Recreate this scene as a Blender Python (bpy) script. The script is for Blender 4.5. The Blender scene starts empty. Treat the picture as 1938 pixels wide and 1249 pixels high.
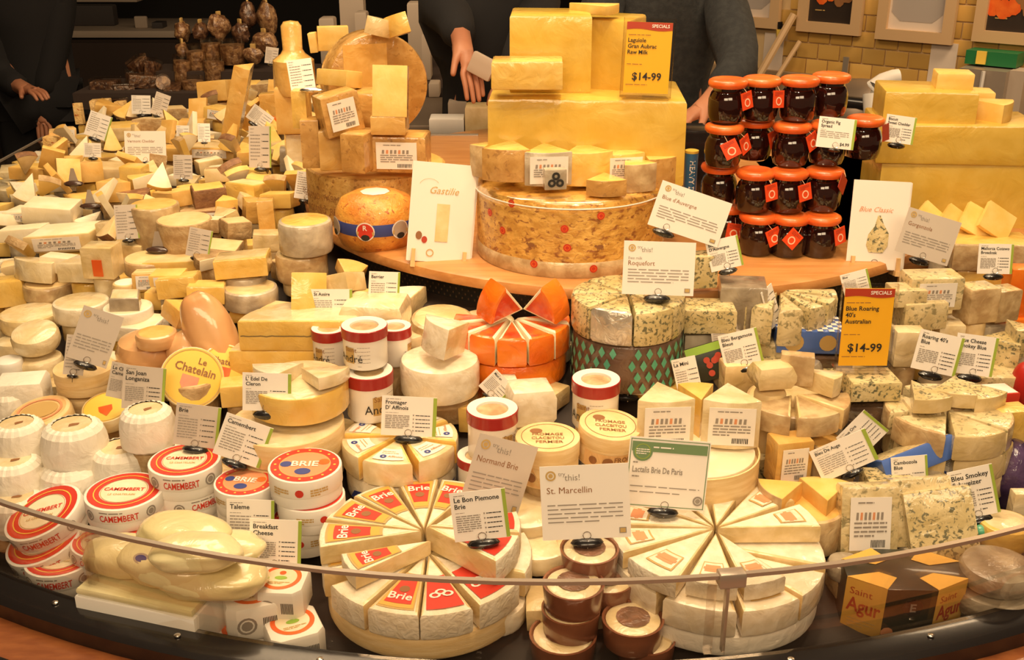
import bpy, math, random
from mathutils import Vector, Matrix, Euler, noise
random.seed(7)
R_ = math.radians
scene = bpy.context.scene
COL = scene.collection
# ---------------------------------------------------------------- camera, light, exposure
PITCH = R_(22); FPX = 2100.0; CX, CY = 969.0, 624.5
CAM = Vector((0, 0, 1.70))
cd = bpy.data.cameras.new('camera'); cam = bpy.data.objects.new('camera', cd); COL.objects.link(cam)
cd.sensor_width = 36; cd.lens = FPX / 1938 * 36; cd.clip_start = .05; cd.clip_end = 60
cam.location = CAM; cam.rotation_euler = (math.pi / 2 - PITCH, 0, 0)
scene.camera = cam
w = bpy.data.worlds.new('world'); scene.world = w; w.use_nodes = True
w.node_tree.nodes['Background'].inputs[0].default_value = (1, .62, .33, 1)
w.node_tree.nodes['Background'].inputs[1].default_value = .10
scene.view_settings.view_transform = 'Standard'; scene.view_settings.look = 'None'
scene.view_settings.exposure = 0.48; scene.view_settings.gamma = 1; scene.view_settings.use_curve_mapping = False
def lamp(name, kind, loc, target, power, col, size=.3, spot=60, blend=.6, sy=None):
    l = bpy.data.lights.new(name, kind); l.energy = power; l.color = col
    if kind == 'AREA':
        l.size = size
        if sy: l.shape = 'RECTANGLE'; l.size_y = sy
    elif kind == 'SPOT': l.spot_size = R_(spot); l.spot_blend = blend; l.shadow_soft_size = size
    else: l.shadow_soft_size = size
    o = bpy.data.objects.new(name, l); COL.objects.link(o); o.location = loc
    o.rotation_euler = (Vector(target) - Vector(loc)).to_track_quat('-Z', 'Y').to_euler()
    return o
WARM = (1, .735, .45)
lamp('ceiling_panel_light', 'AREA', (.1, 1.9, 3.3), (0, 2.2, .9), 40, WARM, 1.6, sy=1.2)
lamp('ceiling_panel_light', 'AREA', (-.9, 3.2, 3.3), (-.8, 3.0, .9), 24, WARM, 1.2, sy=1.0)
for (x, y, tx, ty, p) in ((.25, 1.15, .3, 1.65, 34), (-.75, 1.35, -.55, 2.0, 22), (.95, 1.4, .75, 2.0, 28), (-1.0, 2.3, -1.1, 3.0, 28),
                          (.25, 1.6, .1, 2.2, 18), (-.35, 2.0, -.5, 2.6, 14)):
    lamp('spotlight', 'SPOT', (x, y, 2.95), (tx, ty, .95), p, (1, .74, .45), .04, 62, .8)
lamp('front_fill_light', 'AREA', (-.6, -1.0, 2.7), (-.2, 2.2, .9), 26, WARM, 1.4, sy=.8)  # pair of frontal fills added behind the camera to brighten the upright cards
lamp('front_fill_light', 'AREA', (1.0, -.8, 2.7), (.6, 2.2, .9), 22, WARM, 1.4, sy=.8)
lamp('wall_wash_light', 'AREA', (2.2, 3.6, 2.9), (2.2, 4.6, 1.1), 30, WARM, 1.0, sy=.5)
# ---------------------------------------------------------------- projection helpers (world positions from sight lines)
FW = Vector((0, math.cos(PITCH), -math.sin(PITCH))); UP = Vector((0, math.sin(PITCH), math.cos(PITCH)))
def ray(x, y): return FW + Vector(((x - CX) / FPX, 0, 0)) - UP * ((y - CY) / FPX)
def proj(p):
    d = Vector(p) - CAM; k = d.dot(FW)
    return (CX + d.x / k * FPX, CY - d.dot(UP) / k * FPX)
C0 = Vector((.056, 2.82)); RG = 1.656
def rad(X, Y): return math.hypot(X - C0.x, Y - C0.y) if Y <= C0.y else abs(X - C0.x)
def T(X, Y): k = max(0, min(1, (Y - 1.9) / .8)) if X < C0.x else 0; return .705 + .155 * k + max(0, min(.75, 1.60 - rad(X, Y))) * (.325 - .20 * k)
BZ = 1.02      # top of the round wooden board
def hit(cx, cy, L=0, Z=None, Y=None, H=0):
    """point of the thing's centre on the sight line: resting on the bed + L, or on height Z, or at distance Y"""
    d = ray(cx, cy)
    if Y is not None: return CAM + d * (Y / d.y)
    if Z is not None: return CAM + d * ((Z + H / 2 - CAM.z) / d.z)
    z = .9
    for _ in range(25):
        p = CAM + d * ((z - CAM.z) / d.z); z = .5 * z + .5 * (T(p.x, p.y) + L + H / 2)
    if (CAM + d * ((z - CAM.z) / d.z)).y > 3.95: return CAM + d * (3.95 / d.y)
    return CAM + d * ((z - CAM.z) / d.z)
def size(cx, cy, h, **k):
    H = .04
    for _ in range(3):
        p = hit(cx, cy, H=H, **k); m = (p - CAM).dot(FW) / FPX
        dd = ray(cx, cy); dep = math.atan2(-dd.z, dd.y); H = h * m / math.cos(dep)
    return p, m, H
# ---------------------------------------------------------------- materials
MATS = {}
def mat(name): return MATS[name]
def mk(name, c, c2=None, ns=30, lo=.4, hi=.65, rough=.5, coat=0, bump=0, bs=60, spots=None, metal=0, alpha=1, var=.0, stretch=None, trans=0, coatr=.08, emit=0, spot_s=40, spot_t=(.62, .68)):
    m = bpy.data.materials.new(name); m.use_nodes = True; nt = m.node_tree; N = nt.nodes; Lk = nt.links
    b = N['Principled BSDF']; I = b.inputs
    I['Roughness'].default_value = rough; I['Metallic'].default_value = metal; I['Alpha'].default_value = alpha
    I['Coat Weight'].default_value = coat; I['Coat Roughness'].default_value = coatr
    if trans: I['Transmission Weight'].default_value = trans
    I['Base Color'].default_value = (*c, 1); last = None
    tc = N.new('ShaderNodeTexCoord'); src = tc.outputs['Object']
    if c2 or spots or bump:
        oi = N.new('ShaderNodeObjectInfo'); ad = N.new('ShaderNodeVectorMath'); ad.operation = 'ADD'
        Lk.new(src, ad.inputs[0]); Lk.new(oi.outputs['Random'], ad.inputs[1]); src = ad.outputs[0]
        if stretch:
            mp = N.new('ShaderNodeMapping'); mp.inputs['Scale'].default_value = stretch; Lk.new(src, mp.inputs[0]); src = mp.outputs[0]
    if c2:
        n = N.new('ShaderNodeTexNoise'); n.inputs['Scale'].default_value = ns; n.inputs['Detail'].default_value = 4; Lk.new(src, n.inputs[0])
        r = N.new('ShaderNodeValToRGB'); r.color_ramp.elements[0].position = lo; r.color_ramp.elements[1].position = hi
        r.color_ramp.elements[0].color = (*c, 1); r.color_ramp.elements[1].color = (*c2, 1); Lk.new(n.outputs['Fac'], r.inputs[0]); last = r.outputs[0]
    if spots:
        n = N.new('ShaderNodeTexNoise'); n.inputs['Scale'].default_value = spot_s; n.inputs['Detail'].default_value = 3; n.inputs['Distortion'].default_value = .6; Lk.new(src, n.inputs[0])
        r = N.new('ShaderNodeValToRGB'); r.color_ramp.elements[0].position = spot_t[0]; r.color_ramp.elements[1].position = spot_t[1]; Lk.new(n.outputs['Fac'], r.inputs[0])
        x = N.new('ShaderNodeMixRGB'); Lk.new(r.outputs[0], x.inputs[0])
        if last: Lk.new(last, x.inputs[1])
        else: x.inputs[1].default_value = (*c, 1)
        x.inputs[2].default_value = (*spots, 1); last = x.outputs[0]
    if var:
        oi = N.new('ShaderNodeObjectInfo'); mr = N.new('ShaderNodeMapRange'); mr.inputs['To Min'].default_value = 1 - var; mr.inputs['To Max'].default_value = 1 + var * .5
        Lk.new(oi.outputs['Random'], mr.inputs[0]); h = N.new('ShaderNodeHueSaturation'); Lk.new(mr.outputs[0], h.inputs['Value'])
        if last: Lk.new(last, h.inputs['Color'])
        else: h.inputs['Color'].default_value = (*c, 1)
        last = h.outputs[0]
    if last: Lk.new(last, I['Base Color'])
    if bump:
        n = N.new('ShaderNodeTexNoise'); n.inputs['Scale'].default_value = bs; n.inputs['Detail'].default_value = 5; n.inputs['Distortion'].default_value = .8; Lk.new(src, n.inputs[0])
        bp = N.new('ShaderNodeBump'); bp.inputs['Strength'].default_value = bump; bp.inputs['Distance'].default_value = .006
        Lk.new(n.outputs['Fac'], bp.inputs['Height']); Lk.new(bp.outputs[0], I['Normal'])
        if coat: Lk.new(bp.outputs[0], I['Coat Normal'])
    if emit: I['Emission Color'].default_value = (*c, 1); I['Emission Strength'].default_value = emit
    MATS[name] = m; return m
WR = dict(coat=1, coatr=.07, bump=.5, bs=30)      # clingfilm over it
mk('cream', (.76, .55, .25), (.86, .66, .36), rough=.45, bump=.12, var=.12)
mk('cream_w', (.68, .50, .22), (.82, .64, .35), rough=.45, var=.12, **WR)
mk('yellow', (.84, .54, .13), (.90, .62, .20), rough=.42, bump=.1, var=.1)
mk('yellow_w', (.80, .50, .10), (.86, .58, .16), rough=.42, var=.06, **WR)
mk('cantal_w', (.68, .43, .055), (.74, .50, .09), ns=18, rough=.4, coat=.8, coatr=.08, bump=.5, bs=16)
mk('gold', (.78, .45, .11), (.85, .55, .18), rough=.45, bump=.12, var=.12)
mk('gold_w', (.72, .40, .09), (.80, .50, .15), rough=.45, var=.1, **WR)
mk('ivory', (.84, .72, .48), (.90, .80, .60), rough=.5, bump=.12, var=.08)
mk('ivory_w', (.74, .58, .31), (.86, .73, .48), rough=.45, var=.08, **WR)
mk('orange_w', (.80, .14, .006), (.88, .23, .012), ns=12, rough=.35, **WR)
mk('orange_red', (.62, .045, .008), (.82, .16, .012), ns=30, rough=.35, **WR)
mk('white_rind', (.78, .68, .50), (.88, .80, .64), ns=60, rough=.7, bump=.5, bs=90, var=.06)
mk('white_rind_w', (.78, .67, .48), (.88, .79, .62), ns=60, rough=.6, var=.06, **WR)
mk('tan_rind', (.42, .26, .11), (.58, .41, .21), ns=50, rough=.7, bump=.5, bs=80, var=.15)
mk('tan_rind_w', (.45, .29, .13), (.66, .49, .26), ns=40, rough=.6, var=.12, **WR)
mk('brown_rind', (.20, .085, .035), (.34, .17, .07), ns=50, rough=.6, bump=.4, bs=90, var=.2)
mk('grey_rind_w', (.42, .34, .24), (.62, .54, .40), ns=30, rough=.6, var=.1, **WR)
mk('parm_rind', (.55, .30, .07), (.68, .42, .12), ns=60, rough=.55, bump=.5, bs=120, spots=(.36, .17, .04), spot_s=130, spot_t=(.58, .64))
mk('parm_rind_w', (.50, .26, .06), (.64, .37, .11), ns=40, rough=.5, spots=(.40, .20, .05), spot_s=110, spot_t=(.60, .66), **WR)
mk('wheel_rind', (.62, .33, .06), (.80, .48, .11), ns=45, lo=.42, hi=.58, rough=.5, coat=.5, coatr=.15, bump=.5, bs=60, spots=(.34, .13, .03), spot_s=75, spot_t=(.55, .66), stretch=(1, 1, 1.6))
mk('edam_rind', (.62, .22, .03), (.82, .42, .07), ns=25, rough=.45, coat=.4, bump=.4, bs=150, spots=(.4, .1, .02), spot_s=80)
mk('blue_paste', (.60, .48, .22), (.76, .63, .35), ns=30, rough=.5, bump=.5, bs=60, spots=(.13, .13, .07), spot_s=140, spot_t=(.53, .62))
mk('blue_paste_w', (.55, .43, .19), (.72, .59, .31), ns=30, rough=.45, spots=(.15, .14, .07), spot_s=150, spot_t=(.53, .62), **WR)
mk('blue_light_w', (.60, .47, .23), (.76, .63, .36), ns=30, rough=.45, spots=(.30, .25, .12), spot_s=120, spot_t=(.53, .66), **WR)
mk('foil', (.62, .55, .45), (.75, .68, .58), ns=40, rough=.3, metal=.7, bump=.8, bs=50)
mk('film_dark', (.06, .035, .02), (.12, .07, .04), ns=20, rough=.15, coat=.8, bump=.6, bs=30)
mk('film_grey', (.22, .17, .11), (.42, .35, .25), ns=20, rough=.35, coat=.8, coatr=.1, bump=.7, bs=25)
mk('paper_white', (.86, .82, .74), rough=.6)
mk('paper_wrap', (.82, .76, .64), (.88, .83, .72), ns=20, rough=.55, coat=.15, bump=.6, bs=35)
mk('card_white', (.88, .82, .74), rough=.35, coat=.25)
mk('card_grey', (.60, .52, .44), rough=.4, coat=.2)
mk('print_black', (.02, .018, .015), rough=.6)
mk('print_grey', (.30, .26, .22), rough=.6)
mk('print_green', (.32, .42, .05), rough=.5)
mk('print_dgreen', (.16, .26, .12), rough=.5)
mk('print_red', (.62, .04, .02), rough=.45)
mk('print_blue', (.04, .06, .25), rough=.45)
mk('print_brown', (.28, .12, .04), rough=.6)
mk('print_yellow', (.82, .56, .08), rough=.5)
mk('print_pink', (.72, .30, .14), rough=.5)
mk('print_gold', (.55, .36, .12), rough=.5)
mk('sign_yellow', (.90, .46, .02), rough=.4, coat=.3)
mk('sign_red', (.45, .05, .02), rough=.4)
mk('black_plastic', (.012, .010, .010), rough=.25, coat=.5)
mk('brown_plastic', (.06, .03, .02), rough=.25, coat=.5)
mk('wire', (.7, .65, .6), rough=.25, metal=1)
mk('steel', (.5, .42, .34), rough=.35, metal=.6)
mk('steel_dark', (.20, .15, .11), rough=.4, metal=.5)
mk('wood', (.52, .22, .06), (.62, .29, .09), ns=8, rough=.4, coat=.3, stretch=(1, 9, 9), bump=.1)
mk('wood_pale', (.72, .44, .18), (.80, .52, .24), ns=10, rough=.5, stretch=(9, 9, 1))
mk('wood_box', (.78, .56, .26), (.86, .66, .36), ns=12, rough=.6, stretch=(2, 2, 14), bump=.2)
mk('ledge_wood', (.22, .065, .02), (.30, .10, .03), ns=6, rough=.35, coat=.4, stretch=(4, 12, 4))
mk('bed_dark', (.03, .018, .012), rough=.7)
mk('mesh_dark', (.015, .012, .010), rough=.5)
mk('hole_brown', (.10, .06, .03), rough=.6)
mk('jar_dark', (.018, .004, .003), rough=.08, coat=1, coatr=.03)
mk('lid_orange', (.75, .11, .015), (.85, .17, .025), ns=20, rough=.35, coat=.4)
mk('tag_red', (.80, .075, .015), rough=.4)
mk('tag_dark', (.42, .015, .01), rough=.4)
mk('tag_ring', (.95, .62, .42), rough=.5)
mk('tub_red', (.36, .015, .015), rough=.3, coat=.4)
mk('tub_white', (.88, .84, .76), rough=.35, coat=.3)
mk('butter', (.76, .66, .34), (.84, .75, .44), ns=10, rough=.35, coat=1, coatr=.05, bump=.5, bs=22)
mk('sausage', (.66, .33, .13), (.78, .47, .22), ns=8, rough=.35, coat=.9, coatr=.06, bump=.25, bs=14)
mk('terracotta', (.20, .07, .035), (.27, .10, .05), ns=15, rough=.3, coat=.8)
mk('leaf', (.16, .08, .045), (.3, .15, .09), ns=60, rough=.4, coat=.6, bump=.8, bs=60)
mk('teal', (.10, .42, .26), rough=.4, coat=.5)
mk('pattern_brown', (.14, .08, .05), (.2, .12, .08), ns=30, rough=.3, coat=.7, bump=.3)
mk('blue_label', (.07, .15, .48), rough=.35, coat=.5)
mk('purple_film', (.04, .02, .07), (.12, .07, .16), ns=14, rough=.2, coat=.9, bump=.7, bs=22)
mk('dark_green', (.02, .022, .012), rough=.35, coat=.4)
mk('box_yellow', (.72, .40, .07), rough=.5)
mk('morbier_line', (.20, .15, .07), rough=.6)
mk('snack', (.16, .07, .03), (.42, .24, .11), ns=60, lo=.42, hi=.6, rough=.35, coat=.8, bump=.8, bs=70)
mk('snack_dark', (.06, .025, .015), (.2, .1, .05), ns=60, lo=.42, hi=.6, rough=.3, coat=.9, bump=.8, bs=60)
mk('cookie', (.78, .48, .16), (.86, .60, .26), ns=40, rough=.6, bump=.7, bs=80, spots=(.45, .14, .03), spot_s=70)
mk('skin', (.42, .17, .09), (.5, .22, .12), ns=8, rough=.5)
mk('hair', (.02, .012, .01), rough=.5)
mk('denim', (.018, .020, .022), (.03, .032, .033), ns=60, rough=.85, bump=.3, bs=200)
mk('black_cloth', (.006, .005, .006), rough=.9)
mk('grout', (.70, .50, .26), rough=.8)
mk('tile_yellow', (.62, .36, .09), (.68, .42, .12), ns=3, rough=.3, coat=.35, var=.18)
mk('wall_beige', (.34, .23, .13), (.38, .26, .15), ns=3, rough=.6)
mk('frame_tan', (.58, .38, .20), rough=.5)
mk('poster_dark', (.03, .02, .015), rough=.4)
mk('poster_white', (.72, .60, .50), rough=.5)
mk('poster_grey', (.42, .36, .32), rough=.5)
mk('dark_wall', (.010, .008, .007), rough=.9)
mk('dark_brown', (.035, .02, .014), rough=.8)
mk('far_grey', (.05, .042, .04), rough=.6)
mk('far_pale', (.45, .36, .28), rough=.6)
mk('floor', (.05, .035, .025), rough=.5)
mk('ceil', (.12, .09, .07), rough=.9)
mk('case_green', (.015, .16, .05), rough=.4)
mk('white_plastic', (.75, .70, .64), rough=.4, coat=.2)
mk('bottle_blue', (.03, .14, .30), rough=.35, coat=.5)
mk('green_check', (.30, .50, .06), rough=.5)
def glassy(name, tint, rough, fac):
    m = bpy.data.materials.new(name); m.use_nodes = True; nt = m.node_tree; nt.nodes.clear()
    o = nt.nodes.new('ShaderNodeOutputMaterial'); mx = nt.nodes.new('ShaderNodeMixShader'); t = nt.nodes.new('ShaderNodeBsdfTransparent'); g = nt.nodes.new('ShaderNodeBsdfGlossy')
    fr = nt.nodes.new('ShaderNodeFresnel'); fr.inputs[0].default_value = 1.45; ma = nt.nodes.new('ShaderNodeMath'); ma.operation = 'MULTIPLY_ADD'; ma.inputs[1].default_value = .30; ma.inputs[2].default_value = fac
    t.inputs[0].default_value = (*tint, 1); g.inputs[0].default_value = (1, .95, .88, 1); g.inputs[1].default_value = rough
    nt.links.new(fr.outputs[0], ma.inputs[0]); nt.links.new(ma.outputs[0], mx.inputs[0]); nt.links.new(t.outputs[0], mx.inputs[1]); nt.links.new(g.outputs[0], mx.inputs[2]); nt.links.new(mx.outputs[0], o.inputs[0])
    MATS[name] = m
glassy('glass', (.975, .96, .94), .03, .0)
glassy('clear_film', (.96, .94, .90), .12, .03)
glassy('acrylic', (.92, .90, .88), .05, .03)
# ---------------------------------------------------------------- mesh building
class MB:
    def __init__(s): s.v = []; s.f = []; s.m = []; s.mats = []
    def mi(s, name):
        if name not in s.mats: s.mats.append(name)
        return s.mats.index(name)
    def add(s, vs, fs, name, xf=None):
        b = len(s.v)
        for p in vs: s.v.append(tuple(xf @ Vector(p)) if xf is not None else tuple(p))
        k = s.mi(name)
        for f in fs: s.f.append([b + i for i in f]); s.m.append(k)
    def quad(s, pts, name): s.add(pts, [tuple(range(len(pts)))], name)
    def box(s, c, d, name, xf=None):
        x, y, z = d[0] / 2, d[1] / 2, d[2] / 2
        vs = [(c[0] + i * x, c[1] + j * y, c[2] + k * z) for i in (-1, 1) for j in (-1, 1) for k in (-1, 1)]
        s.add(vs, [(0, 1, 3, 2), (4, 6, 7, 5), (0, 4, 5, 1), (2, 3, 7, 6), (0, 2, 6, 4), (1, 5, 7, 3)], name, xf)
    def lathe(s, prof, name, n=24, xf=None, names=None):
        vs = []; 
        for (r, z) in prof:
            for i in range(n): a = 2 * math.pi * i / n; vs.append((r * math.cos(a), r * math.sin(a), z))
        b = len(s.v)
        for p in vs: s.v.append(tuple(xf @ Vector(p)) if xf is not None else p)
        for j in range(len(prof) - 1):
            k = s.mi(names[j] if names else name)
            for i in range(n):
                i2 = (i + 1) % n
                s.f.append([b + j * n + i, b + j * n + i2, b + (j + 1) * n + i2, b + (j + 1) * n + i]); s.m.append(k)
        if prof[0][0] > 1e-6: s.f.append([b + i for i in range(n)][::-1]); s.m.append(s.mi(names[0] if names else name))
        if prof[-1][0] > 1e-6: s.f.append([b + (len(prof) - 1) * n + i for i in range(n)]); s.m.append(s.mi(names[-1] if names else name))
    def tube(s, pts, r, name, n=6):
        pts = [Vector(p) for p in pts]; rings = []
        for i, p in enumerate(pts):
            d = (pts[min(i + 1, len(pts) - 1)] - pts[max(i - 1, 0)]).normalized()
            u = d.cross(Vector((0, 0, 1)) if abs(d.z) < .9 else Vector((1, 0, 0))).normalized(); v = d.cross(u)
            rings.append([p + (u * math.cos(2 * math.pi * k / n) + v * math.sin(2 * math.pi * k / n)) * r for k in range(n)])
        vs = [q for g in rings for q in g]; fs = []
        for j in range(len(rings) - 1):
            for k in range(n): fs.append((j * n + k, j * n + (k + 1) % n, (j + 1) * n + (k + 1) % n, (j + 1) * n + k))
        fs.append(tuple(range(n))[::-1]); fs.append(tuple((len(rings) - 1) * n + k for k in range(n)))
        s.add(vs, fs, name)
    def prism(s, out, H, b, tags, top, bottom=None, z0=0, wob=0, seed=0, mid=1, b_bot=None, xf=None):
        """rounded-edge prism over a convex CCW outline; tags[i] = material of the side from i to i+1"""
        n = len(out); bottom = bottom or top; bb = b if b_bot is None else b_bot
        ctr = Vector((sum(p[0] for p in out) / n, sum(p[1] for p in out) / n))
        def inset(d):
            if d <= 0: return [Vector(p) for p in out]
            res = []
            for i in range(n):
                p0, p1, p2 = Vector(out[i - 1]), Vector(out[i]), Vector(out[(i + 1) % n])
                e1 = (p1 - p0).normalized(); e2 = (p2 - p1).normalized()
                n1 = Vector((-e1.y, e1.x)); n2 = Vector((-e2.y, e2.x)); bs = n1 + n2
                if bs.length < 1e-6: bs = n1
                bs.normalize(); k = min(d / max(.35, bs.dot(n1)), (p1 - ctr).length * .9)
                res.append(p1 + bs * k)
            return res
        rings = [(bb, 0), (bb * .3, bb * .3), (0, bb)] + [(0, bb + (H - b - bb) * k / mid) for k in range(1, mid)] + [(0, H - b), (b * .3, H - b * .3), (b, H)]
        base = len(s.v)
        for (ins, z) in rings:
            for q in inset(ins):
                p = Vector((q.x, q.y, z))
                if wob: p += noise.noise_vector(p * (.35 / max(.02, H)) * 1.2 + Vector((seed * 3.1, seed, 0))) * wob
                p.z += z0
                s.v.append(tuple(xf @ p) if xf is not None else tuple(p))
        for j in range(len(rings) - 1):
            for i in range(n):
                i2 = (i + 1) % n
                s.f.append([base + j * n + i, base + j * n + i2, base + (j + 1) * n + i2, base + (j + 1) * n + i]); s.m.append(s.mi(tags[i]))
        s.f.append([base + i for i in range(n)][::-1]); s.m.append(s.mi(bottom))
        s.f.append([base + (len(rings) - 1) * n + i for i in range(n)]); s.m.append(s.mi(top))
    def mesh(s, name, smooth=True, ang=40):
        me = bpy.data.meshes.new(name); me.from_pydata(s.v, [], s.f)
        for k in s.mats: me.materials.append(MATS[k])
        me.polygons.foreach_set('material_index', s.m)
        if smooth:
            me.polygons.foreach_set('use_smooth', [True] * len(s.f)); me.set_sharp_from_angle(angle=R_(ang))
        me.update(); return me
    def obj(s, name, parent=None, smooth=True, ang=40):
        me = s.mesh(name, smooth, ang)
        o = bpy.data.objects.new(name, me); COL.objects.link(o)
        if parent: o.parent = parent
        return o
def blob(c, r, name, n=16, m=10, wob=0, seed=0, mb=None, xf=None, pw=1):
    mb = mb or MB(); vs = []; fs = []
    for j in range(1, m):
        a = math.pi * j / m
        for i in range(n):
            t = 2 * math.pi * i / n; p = Vector((math.sin(a) * math.cos(t), math.sin(a) * math.sin(t), math.cos(a)))
            if pw != 1: p = Vector([math.copysign(abs(q) ** pw, q) for q in p])
            if wob: p *= 1 + wob * noise.noise(p * 1.6 + Vector((seed * 7, 0, 0)))
            vs.append((c[0] + p.x * r[0], c[1] + p.y * r[1], c[2] + p.z * r[2]))
    vs += [(c[0], c[1], c[2] + r[2]), (c[0], c[1], c[2] - r[2])]; k = len(vs)
    for j in range(m - 2):
        for i in range(n): fs.append((j * n + i, (j + 1) * n + i, (j + 1) * n + (i + 1) % n, j * n + (i + 1) % n))
    for i in range(n): fs.append((k - 2, i, (i + 1) % n)); fs.append((k - 1, (m - 2) * n + (i + 1) % n, (m - 2) * n + i))
    mb.add(vs, fs, name, xf); return mb
def rect(w, d): return [(-w / 2, -d / 2), (w / 2, -d / 2), (w / 2, d / 2), (-w / 2, d / 2)]
def circ(r, n=32): return [(r * math.cos(2 * math.pi * i / n), r * math.sin(2 * math.pi * i / n)) for i in range(n)]
def sector(r, a, n=None, gap=0, apex=0):
    """wedge outline pointing back (+Y apex), rind arc to the front (-Y). returns outline, arc flags"""
    n = n or max(3, int(a / 8)); pts = [(apex, 0), (-apex, 0)] if apex else [(0, 0)]; fl = []
    for i in range(n + 1):
        t = R_(-90 - a / 2 + a * i / n); pts.append((r * math.cos(t), r * math.sin(t)))
    k = len(pts); na = 2 if apex else 1
    for i in range(k):
        fl.append(na <= i < k - 1)
    return pts, fl
# ---------------------------------------------------------------- lettering
_tc = {}
_fc = bpy.data.curves.new('lettering', 'FONT'); _fc.resolution_u = 2; _fo = bpy.data.objects.new('lettering', _fc)
def tverts(s, bold):
    k = (s, bold)
    if k not in _tc:
        _fc.body = s; _fc.offset = .018 if bold else 0; me = bpy.data.meshes.new_from_object(_fo)
        vs = [tuple(v.co) for v in me.vertices]; fs = [tuple(p.vertices) for p in me.polygons]
        xs = [v[0] for v in vs] or [0, 1]; _tc[k] = (vs, fs, min(xs), max(xs)); bpy.data.meshes.remove(me)
    return _tc[k]
def text(mb, s, x, y, h, name, fn, bold=False, maxw=None, align='L', shear=0):
    """h = cap height. fn maps (u, v) on the face to a 3-D point"""
    vs, fs, x0, x1 = tverts(s, bold); k = h / .7; kx = k
    if maxw and (x1 - x0) * k > maxw: kx = maxw / (x1 - x0)
    W = (x1 - x0) * kx; ox = x - (0 if align == 'L' else W / 2 if align == 'C' else W)
    mb.add([fn(ox + (v[0] - x0) * kx + v[1] * k * shear, y + v[1] * k) for v in vs], fs, name)
def bars(mb, x0, x1, y0, y1, n, th, name, fn, seed=0, gaps=True):
    rn = random.Random(seed)
    for i in range(n):
        y = y0 + (y1 - y0) * i / max(1, n - 1); x = x0; end = x1 if i < n - 1 else x0 + (x1 - x0) * rn.uniform(.3, .8)
        while x < end - 1e-6:
            L = (x1 - x0) * rn.uniform(.10, .28) if gaps else (x1 - x0); e = min(end, x + L)
            mb.quad([fn(x, y - th / 2), fn(e, y - th / 2), fn(e, y + th / 2), fn(x, y + th / 2)], name); x = e + (x1 - x0) * .03
def disc(mb, cx, cy, r0, r1, name, fn, n=24, sy=1):
    for i in range(n):
        a, b = 2 * math.pi * i / n, 2 * math.pi * (i + 1) / n
        P = lambda r, t: fn(cx + r * math.cos(t), cy + r * sy * math.sin(t))
        if r0 > 0: mb.quad([P(r0, a), P(r1, a), P(r1, b), P(r0, b)], name)
        else: mb.quad([fn(cx, cy), P(r1, a), P(r1, b)], name)
FRONT = lambda e: (lambda u, v: (u, -e, v))
TOP = lambda e: (lambda u, v: (u, v, e))
def CYL(r, a0=0): return lambda u, v: (r * math.sin(u / r + a0), -r * math.cos(u / r + a0), v)
# ---------------------------------------------------------------- things, labels
THINGS = []   # (object, description, category) awaiting an automatic label
LM = []       # landmarks: (phrase, px, py)
def empty(name):
    o = bpy.data.objects.new(name, None); o.empty_display_size = .02; COL.objects.link(o); return o
def tag(o, label, cat, group=None):
    o['category'] = cat
    if group: o['group'] = group
    if label.startswith('*'): THINGS.append((o, label[1:], cat))
    else: o['label'] = label
    return o
PLACED = []
def put(o, p, H, rot, r=None):
    e = Euler(rot, 'XYZ'); o.rotation_euler = e
    o.location = p - e.to_matrix() @ Vector((0, 0, H / 2))
    if r: PLACED.append((o.location.x, o.location.y, r, o.location.z))
    return o
def lm(name, x, y): LM.append((name, x, y))
SEED = [0]
def sd(): SEED[0] += 1; return SEED[0]
def sticker(parent, w, h, loc, rot=(0, 0, 0), seed=None, name='sticker'):
    seed = seed or sd(); mb = MB(); f = lambda u, v: (u, -.0012, v); e = .0006
    mb.add([(-w/2, 0, -h/2), (w/2, 0, -h/2), (w/2, 0, h/2), (-w/2, 0, h/2), (-w/2, -e, -h/2), (w/2, -e, -h/2), (w/2, -e, h/2), (-w/2, -e, h/2)],
           [(4, 5, 6, 7), (0, 3, 2, 1), (0, 1, 5, 4), (1, 2, 6, 5), (2, 3, 7, 6), (3, 0, 4, 7)], 'card_white')
    bars(mb, -w * .32, w * .35, h * .40, h * .36, 1, h * .03, 'print_grey', f, seed)
    rn = random.Random(seed)
    for k in range(7):
        x = -w * .36 + w * .1 * k; mb.quad([f(x, h * .08), f(x + w * .06, h * .08), f(x + w * .065, h * .22), f(x + w * .01, h * .22)], 'print_pink' if k % 3 == 1 else 'print_grey')
    bars(mb, -w * .4, w * .4, h * .02, -h * .22, 4, h * .035, 'print_grey', f, seed + 1)
    for k in range(10):
        x = w * .02 + w * .036 * k; mb.quad([f(x, -h * .44), f(x + w * .018 * rn.uniform(.5, 1.3), -h * .44), f(x + w * .02, -h * .30), f(x, -h * .30)], 'print_black')
    o = mb.obj(name, parent, False); o.location = loc; o.rotation_euler = rot; return o
def block(lab, cat, cx, cy, w, h, d=.7, rz=0, rx=0, ry=0, side='cream_w', top=None, b=.08, wob=.02, st=None, name='cheese_block', tags=None, group=None, **k):
    p, m, H = size(cx, cy, h, **k); W = w * m; D = W * d; bb = min(W, D, H) * b
    mb = MB(); mb.prism(rect(W, D), H, bb, tags or [side] * 4, top or side, wob=min(W, D, H) * wob * 2, seed=sd(), mid=3)
    o = mb.obj(name); put(o, p, H, (R_(rx), R_(ry), R_(rz)), max(W, D) * .5)
    if st == 'F': sticker(o, W * .72, H * .72, (0, -D / 2 - .001 - min(W, D, H) * wob, H / 2))
    if st == 'T': sticker(o, W * .6, D * .6, (0, 0, H + .0012 + min(W, D, H) * wob), (R_(-90), 0, 0))
    if st == 'R': sticker(o, D * .65, H * .7, (W / 2 + .0012 + min(W, D, H) * wob, 0, H / 2), (0, 0, R_(90)))
    return tag(o, lab, cat, group)
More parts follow.
